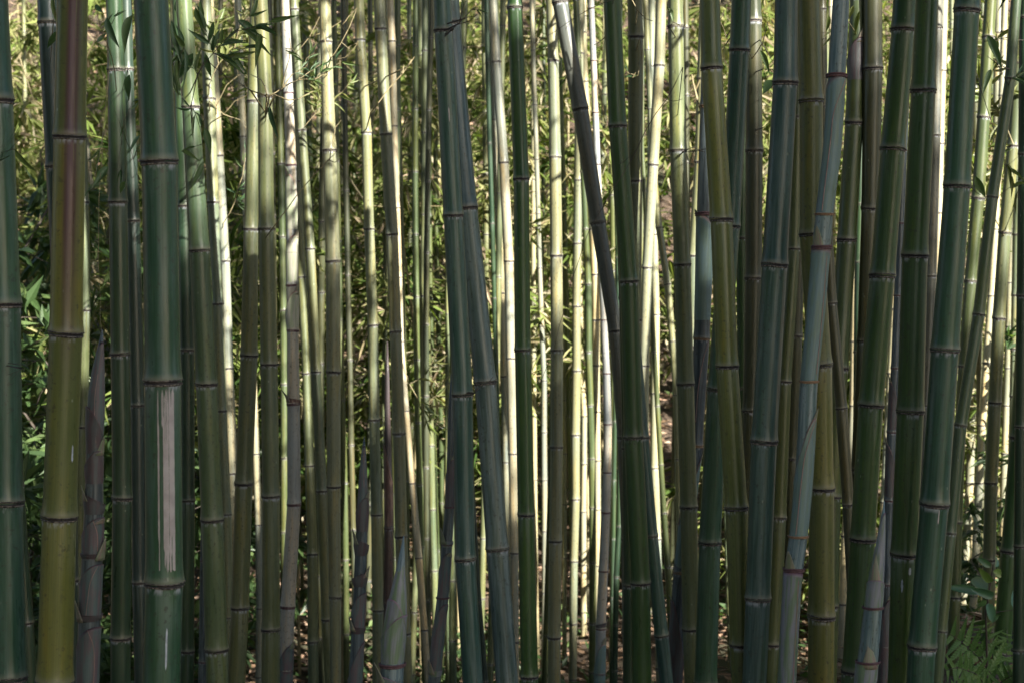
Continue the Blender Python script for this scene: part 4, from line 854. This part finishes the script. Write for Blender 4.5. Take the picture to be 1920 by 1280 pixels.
twig('C7', [[(695,212),(730,165),(755,138),(772,112)], [(765,125),(777,107)], [(755,138),(757,122)]], 5.9, 1.4, 0.9, 'twig')
twig('C7', [[(640,50),(655,30),(670,15)], [(640,115),(660,95),(672,78)]], 5.9, 1.0, 0.6, 'twig')
twig('C9', [[(757,692),(768,720),(800,700),(825,650)], [(768,720),(790,760),(820,740)], [(790,760),(800,790),(815,785)]], 6.6, 1.2, 0.5, 'twig', leafmat='leaf_yellow', nrand=26, llen=(18,38), lw=0.10, spread=1.2)
# crossing pair
twig('E1', [[(845,58),(862,42),(885,18),(905,0)], [(858,46),(880,40),(905,18)], [(862,42),(868,15),(876,-5)], [(850,55),(845,40)], [(870,35),(895,30)], [(885,18),(900,20)]], 3.9, 1.6, 0.4, 'twig_dark', nrand=9, llen=(10,24), lw=0.09)
twig('E1', [[(888,738),(900,724),(915,718),(932,710)], [(890,736),(895,728),(893,715)], [(915,718),(925,705)]], 3.95, 1.2, 0.4, 'twig_dark')
# long thin whip across the centre
twig('J1', [[(1280,127),(1250,187),(1227,217),(1193,283),(1153,350),(1107,427),(1085,490),(1062,570),(1040,650),(1012,720)], [(1193,283),(1168,305),(1160,308)], [(1153,350),(1135,362)], [(1250,187),(1262,190),(1280,186)]], 4.05, 0.9, 0.4, 'twig_dark', dd=0.05)
twig('I2', [[(1150,0),(1133,5),(1080,32),(1040,60),(1000,82)], [(1080,32),(1060,55)]], 4.1, 0.8, 0.4, 'twig_dark')
twig('I2', [[(1135,70),(1120,82),(1114,85)]], 4.2, 1.0, 0.7, 'twig')
twig('I4', [[(1200,72),(1203,100),(1202,120),(1196,142),(1186,146)], [(1196,142),(1178,138),(1172,128)], [(1186,146),(1192,136)], [(1195,20),(1185,0),(1180,-10)], [(1195,20),(1210,35),(1225,40)]], 5.2, 1.2, 0.6, 'twig', nrand=4, llen=(14,26), leafmat='leaf')
twig('J1', [[(1255,52),(1262,42),(1275,48)], [(1280,285),(1310,283),(1330,278)], [(1290,280),(1300,276),(1322,286)]], 4.9, 1.1, 0.6, 'twig_dark', [(1252,14,1263,42,9)])
twig('J2c', [[(1312,200),(1303,170),(1297,140)], [(1303,170),(1312,150)]], 6.3, 3.0, 1.5, 'twig')
twig('J4', [[(1360,85),(1352,95),(1345,105)], [(1362,70),(1350,40),(1358,20)], [(1410,110),(1430,80),(1440,40)]], 4.5, 1.4, 0.7, 'twig')
twig('J7', [[(1425,75),(1440,100),(1450,120)], [(1430,130),(1448,130),(1455,140)], [(1430,240),(1446,228)]], 4.7, 1.2, 0.5, 'twig_dark', [(1425,94,1444,142,10), (1447,150,1430,178,16)], leafmat='leaf')
twig('L3', [[(1590,40),(1570,50),(1556,60)]], 4.4, 1.0, 0.5, 'twig', [(1553,28,1552,66,9), (1612,20,1600,72,8), (1600,10,1588,40,8)], leafmat='leaf_yellow', nrand=5, llen=(20,40))
# right
twig('N1', [[(1895,147),(1908,142),(1925,128)], [(1885,150),(1870,120),(1855,75),(1850,40)], [(1870,120),(1850,105)]], 4.55, 1.0, 0.4, 'twig_dark', [(1851,66,1880,132,15), (1858,130,1842,175,10)], leafmat='leaf', nrand=6, llen=(25,45))
twig('M5', [[(1820,350),(1832,362),(1845,370)], [(1825,120),(1840,170),(1858,225),(1866,250)]], 3.9, 0.9, 0.4, 'twig_dark', [(1828,330,1849,373,14)], leafmat='leaf')
twig('N1', [[(1870,370),(1880,290),(1900,340),(1920,400)], [(1870,370),(1895,350),(1925,330)], [(1890,310),(1915,290)], [(1845,78),(1880,75),(1925,76)]], 4.75, 0.8, 0.4, 'twig_dark', nrand=12, llen=(22,48), leafmat='leaf_yellow', lw=0.13)
twig('n3c', [[(1880,440),(1860,400),(1835,330),(1830,270)], [(1860,400),(1840,410),(1815,440)], [(1835,330),(1855,290),(1860,240)], [(1885,430),(1905,380),(1915,300)], [(1835,330),(1815,290)]], 5.7, 1.2, 0.5, 'twig', leafmat='leaf_yellow', nrand=60, llen=(22,60), lw=0.15, spread=1.4)
twig('n3c', [[(1900,270),(1880,220),(1850,180),(1840,100)], [(1850,180),(1830,130)], [(1880,220),(1900,150),(1905,60)], [(1850,180),(1870,100),(1866,20)]], 5.75, 1.2, 0.5, 'twig', leafmat='leaf_yellow', nrand=70, llen=(22,60), lw=0.15, spread=1.4)

# ------------------------------------------------------------------ leafy brush on the slope
def leafy_plant(seed, h, nb, nl, spreadr, leafL, leafW, upright=0.6, t0=0.08):
    r = np.random.default_rng(seed); V, Fc = [], []
    stemP = [Vector((r.normal(0, 0.02)*i, r.normal(0, 0.02)*i, h*i/6)) for i in range(7)]
    v, f = tube(stemP, 0.010, 0.004, 6); V += v; Fc += f
    P, Dr, Lf_, Nn = [], [], [], []
    for b in range(nb):
        t = t0+(1-t0)*(b+0.5)/nb; p = stemP[0].lerp(stemP[-1], t); a = r.uniform(0, 6.283)
        L = spreadr*r.uniform(0.35, 1.0)*(1.1-0.4*t)
        d = Vector((math.cos(a), math.sin(a), r.uniform(0.1, 1.0)*upright)).normalized()
        pts = [p]; q = p.copy()
        for k in range(5):
            d = (d + Vector((r.normal(0, .12), r.normal(0, .12), -0.12+r.normal(0, .1)))).normalized(); q = q + d*L/5; pts.append(q.copy())
        o = len(V); v, f = tube(pts, 0.0030, 0.0010, 4); V += v; Fc += [tuple(k+o for k in g) for g in f]
        for k in range(nl):
            s = r.random()**0.6; i = min(4, int(s*5)); pp = pts[i].lerp(pts[i+1], s*5-i)
            ctr = r.integers(3, 7)
            pp = pp + Vector(r.normal(0, 0.025, 3))
            base_d = d*0.5 + Vector((r.normal(0, .6), r.normal(0, .6), -0.25+r.normal(0, .45)))
            for c in range(ctr):
                dd = (base_d + Vector(r.normal(0, 0.45, 3))); dd.normalize()
                P.append(pp); Dr.append(dd); Lf_.append(leafL*r.uniform(0.5, 1.25)); Nn.append(Vector((r.normal(0, .5), r.normal(0, .5)-0.3, 1)).normalized())
    P = np.array(P); Dr = np.array(Dr); Lf_ = np.array(Lf_); Nn = np.array(Nn); n = len(P)
    rn = np.clip(r.beta(1.6, 2.0, n) + (-0.16, 0.04, 0.2)[seed % 3], 0, 1)
    Vl, Fl, rr = leaf_cloud(P, Dr, Lf_, leafW*r.uniform(0.7, 1.3, n), Nn, rn)
    return mesh('stem', V, Fc), mesh('foliage', Vl, Fl, False, {'rnd': ('FLOAT', rr)}), n
protoB = []
for s in range(6):
    a, b, n_ = leafy_plant(s+1, [2.2, 2.8, 1.7, 3.2, 2.4, 1.9][s], [26, 31, 21, 34, 28, 24][s], 10, 0.8, 0.16, 0.025)
    a.materials.append(M['twig']); b.materials.append(M['brush']); protoB.append((a, b))
protoT = []
for s in range(3):
    a, b, n_ = leafy_plant(s+61, [3.3, 3.7, 3.0][s], [20, 24, 18][s], 7, 0.75, 0.155, 0.022, 0.3, 0.42)
    a.materials.append(M['twig']); b.materials.append(M['brush']); protoT.append((a, b))
protoS = []
for s in range(4):
    a, b, n_ = leafy_plant(s+31, [1.6, 2.3, 1.2, 2.0][s], [18, 24, 14, 20][s], 8, 0.6, 0.13, 0.032, 0.9)
    a.materials.append(M['twig_dark']); b.materials.append(M['shrub']); protoS.append((a, b))
def plant(proto, name, label, cat, group, x, y, rz, sc, sink=0.03):
    e = empty(name, (x, y, float(gz(x, y))-sink)); e.rotation_euler = (0, 0, rz); e.scale = (sc, sc, sc); tag(e, label, cat, group)
    link('stem', proto[0].copy(), None, e); f = link('foliage', proto[1].copy(), None, e); f['kind'] = 'stuff'
pr = random.Random(3)
k = 0
for (D0, n_, jit) in ((10.2, 14, 0.5), (11.4, 14, 0.5), (12.7, 15, 0.6), (14.2, 15, 0.7), (16.2, 15, 0.8)):
    for i in range(n_):
        D = D0 + pr.uniform(-jit, jit); u = -1.12 + 2.24*(i+0.5+pr.uniform(-0.4, 0.4))/n_
        px = 960 + u*960
        if D0 < 13 and (1120 < px < 1330) and pr.random() < 0.8: continue     # the open patch of slope
        plant(protoB[k % 6], 'leafy_bamboo', ('yellowish leafy bamboo sapling on the slope beyond '+near(px), 'dry tan-leaved bamboo sapling on the slope beyond '+near(px), 'fresh green leafy bamboo sapling on the slope beyond '+near(px))[k % 3], 'bamboo sapling', ('yellowish', 'dry', 'green')[k % 3] + ' saplings on the slope', u*0.3*D, D, pr.uniform(0, 6.28), pr.uniform(0.85, 1.25)); k += 1
for (px, D, sc) in ((120, 8.3, 1.0), (240, 8.8, 1.0), (330, 8.0, 1.0), (450, 8.6, 1.0), (560, 9.1, 1.0), (640, 8.4, 1.0), (720, 9.3, 1.05), (790, 8.7, 1.0), (860, 9.2, 1.0), (960, 9.4, 1.0), (1010, 8.8, 1.0), (1120, 9.6, 1.0), (1340, 9.2, 1.0), (1470, 8.6, 1.0), (1610, 8.9, 1.0), (1720, 8.5, 1.0), (1830, 8.6, 0.95), (1915, 8.2, 0.95)):
    plant(protoT[k % 3], 'tall_leafy_bamboo', 'tall thin sapling with wispy upper leaves behind '+near(px), 'bamboo sapling', 'tall wispy saplings', (px-960)/F*D, D, pr.uniform(0, 6.28), sc*pr.uniform(0.92, 1.08)); k += 1
for (px, D, sc) in ((20, 6.6, 1.0), (70, 7.0, 1.1), (60, 8.0, 1.2), (185, 7.2, 1.0), (300, 7.6, 1.15), (150, 8.6, 1.3), (-40, 7.6, 1.2), (380, 8.6, 1.1), (20, 9.3, 1.3), (250, 9.0, 1.2), (450, 9.2, 1.1)):
    plant(protoS[k % 4], 'shrub', 'dark green leafy shrub in the shade behind '+near(px), 'shrub', 'shrubs behind the left culms', (px-960)/F*D, D, pr.uniform(0, 6.28), sc); k += 1
for (px, D, sc) in ((1860, 6.9, 0.55), (1930, 7.2, 0.8), (1900, 8.3, 0.7), (1800, 7.6, 0.4)):
    plant(protoS[k % 4], 'shrub', 'low leafy shrub beyond the ferns, behind '+near(px), 'shrub', 'low shrubs behind the ferns', (px-960)/F*D, D, pr.uniform(0, 6.28), sc); k += 1
for (px, D, sc) in ((1885, 9.2, 1.1), (1960, 9.0, 1.1), (1640, 8.8, 1.05), (1450, 9.0, 1.0), (1780, 9.6, 1.1), (1560, 9.4, 1.1)):
    plant(protoB[k % 6], 'leafy_bamboo', 'sunlit leafy bamboo sapling well behind '+near(px), 'bamboo sapling', 'leafy saplings behind the right-hand culms', (px-960)/F*D, D, pr.uniform(0, 6.28), sc); k += 1

# low green growth over the foot of the slope
n = 22000
yy = rng.uniform(6.2, 12.5, n); xx = rng.uniform(-1, 1, n)*(0.33*yy+0.5)
cl = np.sin(xx*3.1+yy*1.7)+np.sin(yy*2.9-xx*1.3)+rng.normal(0, .6, n); kq = cl > 0.2; xx, yy = xx[kq], yy[kq]; n = len(xx)
P = np.stack([xx, yy, gz(xx, yy)+rng.random(n)*0.16], -1)
V, Fc, rn = leaf_cloud(P, rand_dirs(n, -0.1, 0.8), rng.uniform(0.04, 0.11, n), rng.uniform(0.012, 0.035, n), rand_dirs(n, 0.4, 1), rng.random(n))
tag(link('ground_cover', mesh('ground_cover', V, Fc, False, {'rnd': ('FLOAT', rn)}), M['shrub']), 'low green ground cover at the foot of the slope', 'ground cover', kind='stuff')

# ------------------------------------------------------------------ ferns and the broad-leaved sapling
def pinna_mesh():
    V, Fc = [], []; n = 9
    V += [(0, 0, 0)]
    # lobed leaflet: a midrib strip with rounded teeth on both sides
    for s in (-1, 1):
        for i in range(n):
            t0, t1 = i/n, (i+0.86)/n; w = 0.5*(1-0.92*(i/n)**1.3); o = len(V)
            V += [(t0, 0, 0), (t1, 0, 0), (t1+0.06, s*w*0.75, 0.03), (t1+0.03, s*w, 0.0), (t0+0.05, s*w*0.92, -0.01), (t0+0.01, s*w*0.5, 0.01)]
            Fc.append((o, o+1, o+2, o+3, o+4, o+5) if s > 0 else (o+5, o+4, o+3, o+2, o+1, o))
    return mesh('leaflet', V, Fc, False)
PIN = pinna_mesh(); PIN.materials.append(M['fern'])
def fern(label, D, fronds):
    b = at(fronds[0][0][0][0], fronds[0][0][0][1], D); root = empty('fern', (b.x, b.y, float(gz(b.x, b.y)))); tag(root, label, 'fern', 'ferns')
    bw = Vector(root.location)
    for poly, plen, n_, dd in fronds:
        P = [at(q[0], q[1], D+dd*i/(len(poly)-1)) for i, q in enumerate(poly)]
        zz = np.linspace(0, len(P)-1, 20); PP = [Vector([float(np.interp(t, range(len(P)), [p[k] for p in P])) for k in range(3)]) for t in zz]
        PP = [Vector((bw.x, bw.y, bw.z-0.01))] + PP
        v, f = tube(PP, 0.0022, 0.0008, 5)
        fo = link('frond', mesh('frond', [tuple(Vector(q)-bw) for q in v], f), M['twig_dark'], root)
        for i in range(n_):
            t = 0.12+0.88*i/n_; j = t*19; k = min(18, int(j)); p = PP[1+k].lerp(PP[min(20, 2+k)], j-k)
            d = (PP[min(20, 2+k)]-PP[1+k]).normalized()
            L = plen/F*D*(1-0.75*t**2.2)*lr.uniform(0.9, 1.1)
            for s in (-1, 1):
                side = Vector((0, -1, 0.25)).cross(d).normalized()*s
                q = p + (side*0.95 + d*0.35 + Vector((0, lr.uniform(-.3, .1), -0.05))).normalized()*L
                leaf_obj(root, fo, p, q, L*0.27, me=PIN, roll=lr.uniform(-0.3, 0.3), name='leaflet')
fern('lacy fern with frond arching up to the left under the broad-leaved sapling', 5.3, [([(1868,1275),(1833,1230),(1800,1200),(1758,1174)], 66, 8, -0.1), ([(1868,1275),(1862,1230),(1850,1190),(1838,1165)], 44, 7, 0.1), ([(1868,1275),(1885,1240),(1890,1205),(1888,1180)], 34, 7, 0.15)])
fern('low fern spreading flat at the foot of the leaning green culm', 5.1, [([(1860,1300),(1830,1262),(1795,1250),(1752,1262)], 46, 9, -0.1), ([(1860,1300),(1880,1275),(1905,1262),(1935,1258)], 40, 8, -0.1), ([(1860,1300),(1838,1290),(1800,1285),(1768,1292)], 36, 8, -0.2)])
BR = make_leaf('leaf', 0.5, 8, 0.12, 0.18, True); BR.materials.append(M['broad'])
def sapling():
    D = 5.25; b = at(1852, 1270, D); root = empty('broadleaf_sapling', (b.x, b.y, float(gz(b.x, b.y)))); tag(root, 'small sapling with broad glossy leaves beside the ferns', 'sapling')
    bw = Vector(root.location)
    P = [Vector((bw.x, bw.y, bw.z-0.02)), at(1850,1200,D), at(1848,1150,D), at(1856,1100,D), at(1862,1058,D)]
    v, f = tube(P, 0.004, 0.002, 6); st = link('stem', mesh('stem', [tuple(Vector(q)-bw) for q in v], f), M['twig_dark'], root)
    for (bx, by, tx, ty, w, dd) in [(1858,1062,1834,1045,13,0), (1860,1090,1838,1068,15,-.05), (1838,1110,1776,1098,17,0), (1862,1116,1826,1105,17,-.1), (1852,1106,1820,1078,24,.1), (1854,1130,1862,1164,17,-.05), (1866,1062,1870,1040,12,.05), (1850,1125,1835,1135,12,0), (1862,1070,1882,1078,16,.05), (1902,1142,1908,1098,20,.05), (1850,1150,1880,1160,18,.1), (1848,1160,1815,1170,20,.1), (1850,1180,1830,1210,18,.12)]:
        leaf_obj(root, st, at(bx, by, D), at(tx, ty, D+dd), w/F*D, me=BR, roll=lr.uniform(-0.4, 0.4))
    v, f = tube([at(1850,1150,D), at(1875,1146,D), at(1902,1142,D)], 0.002, 0.001, 5); link('branch', mesh('branch', [tuple(Vector(q)-bw) for q in v], f), M['twig_dark'], root)
sapling()
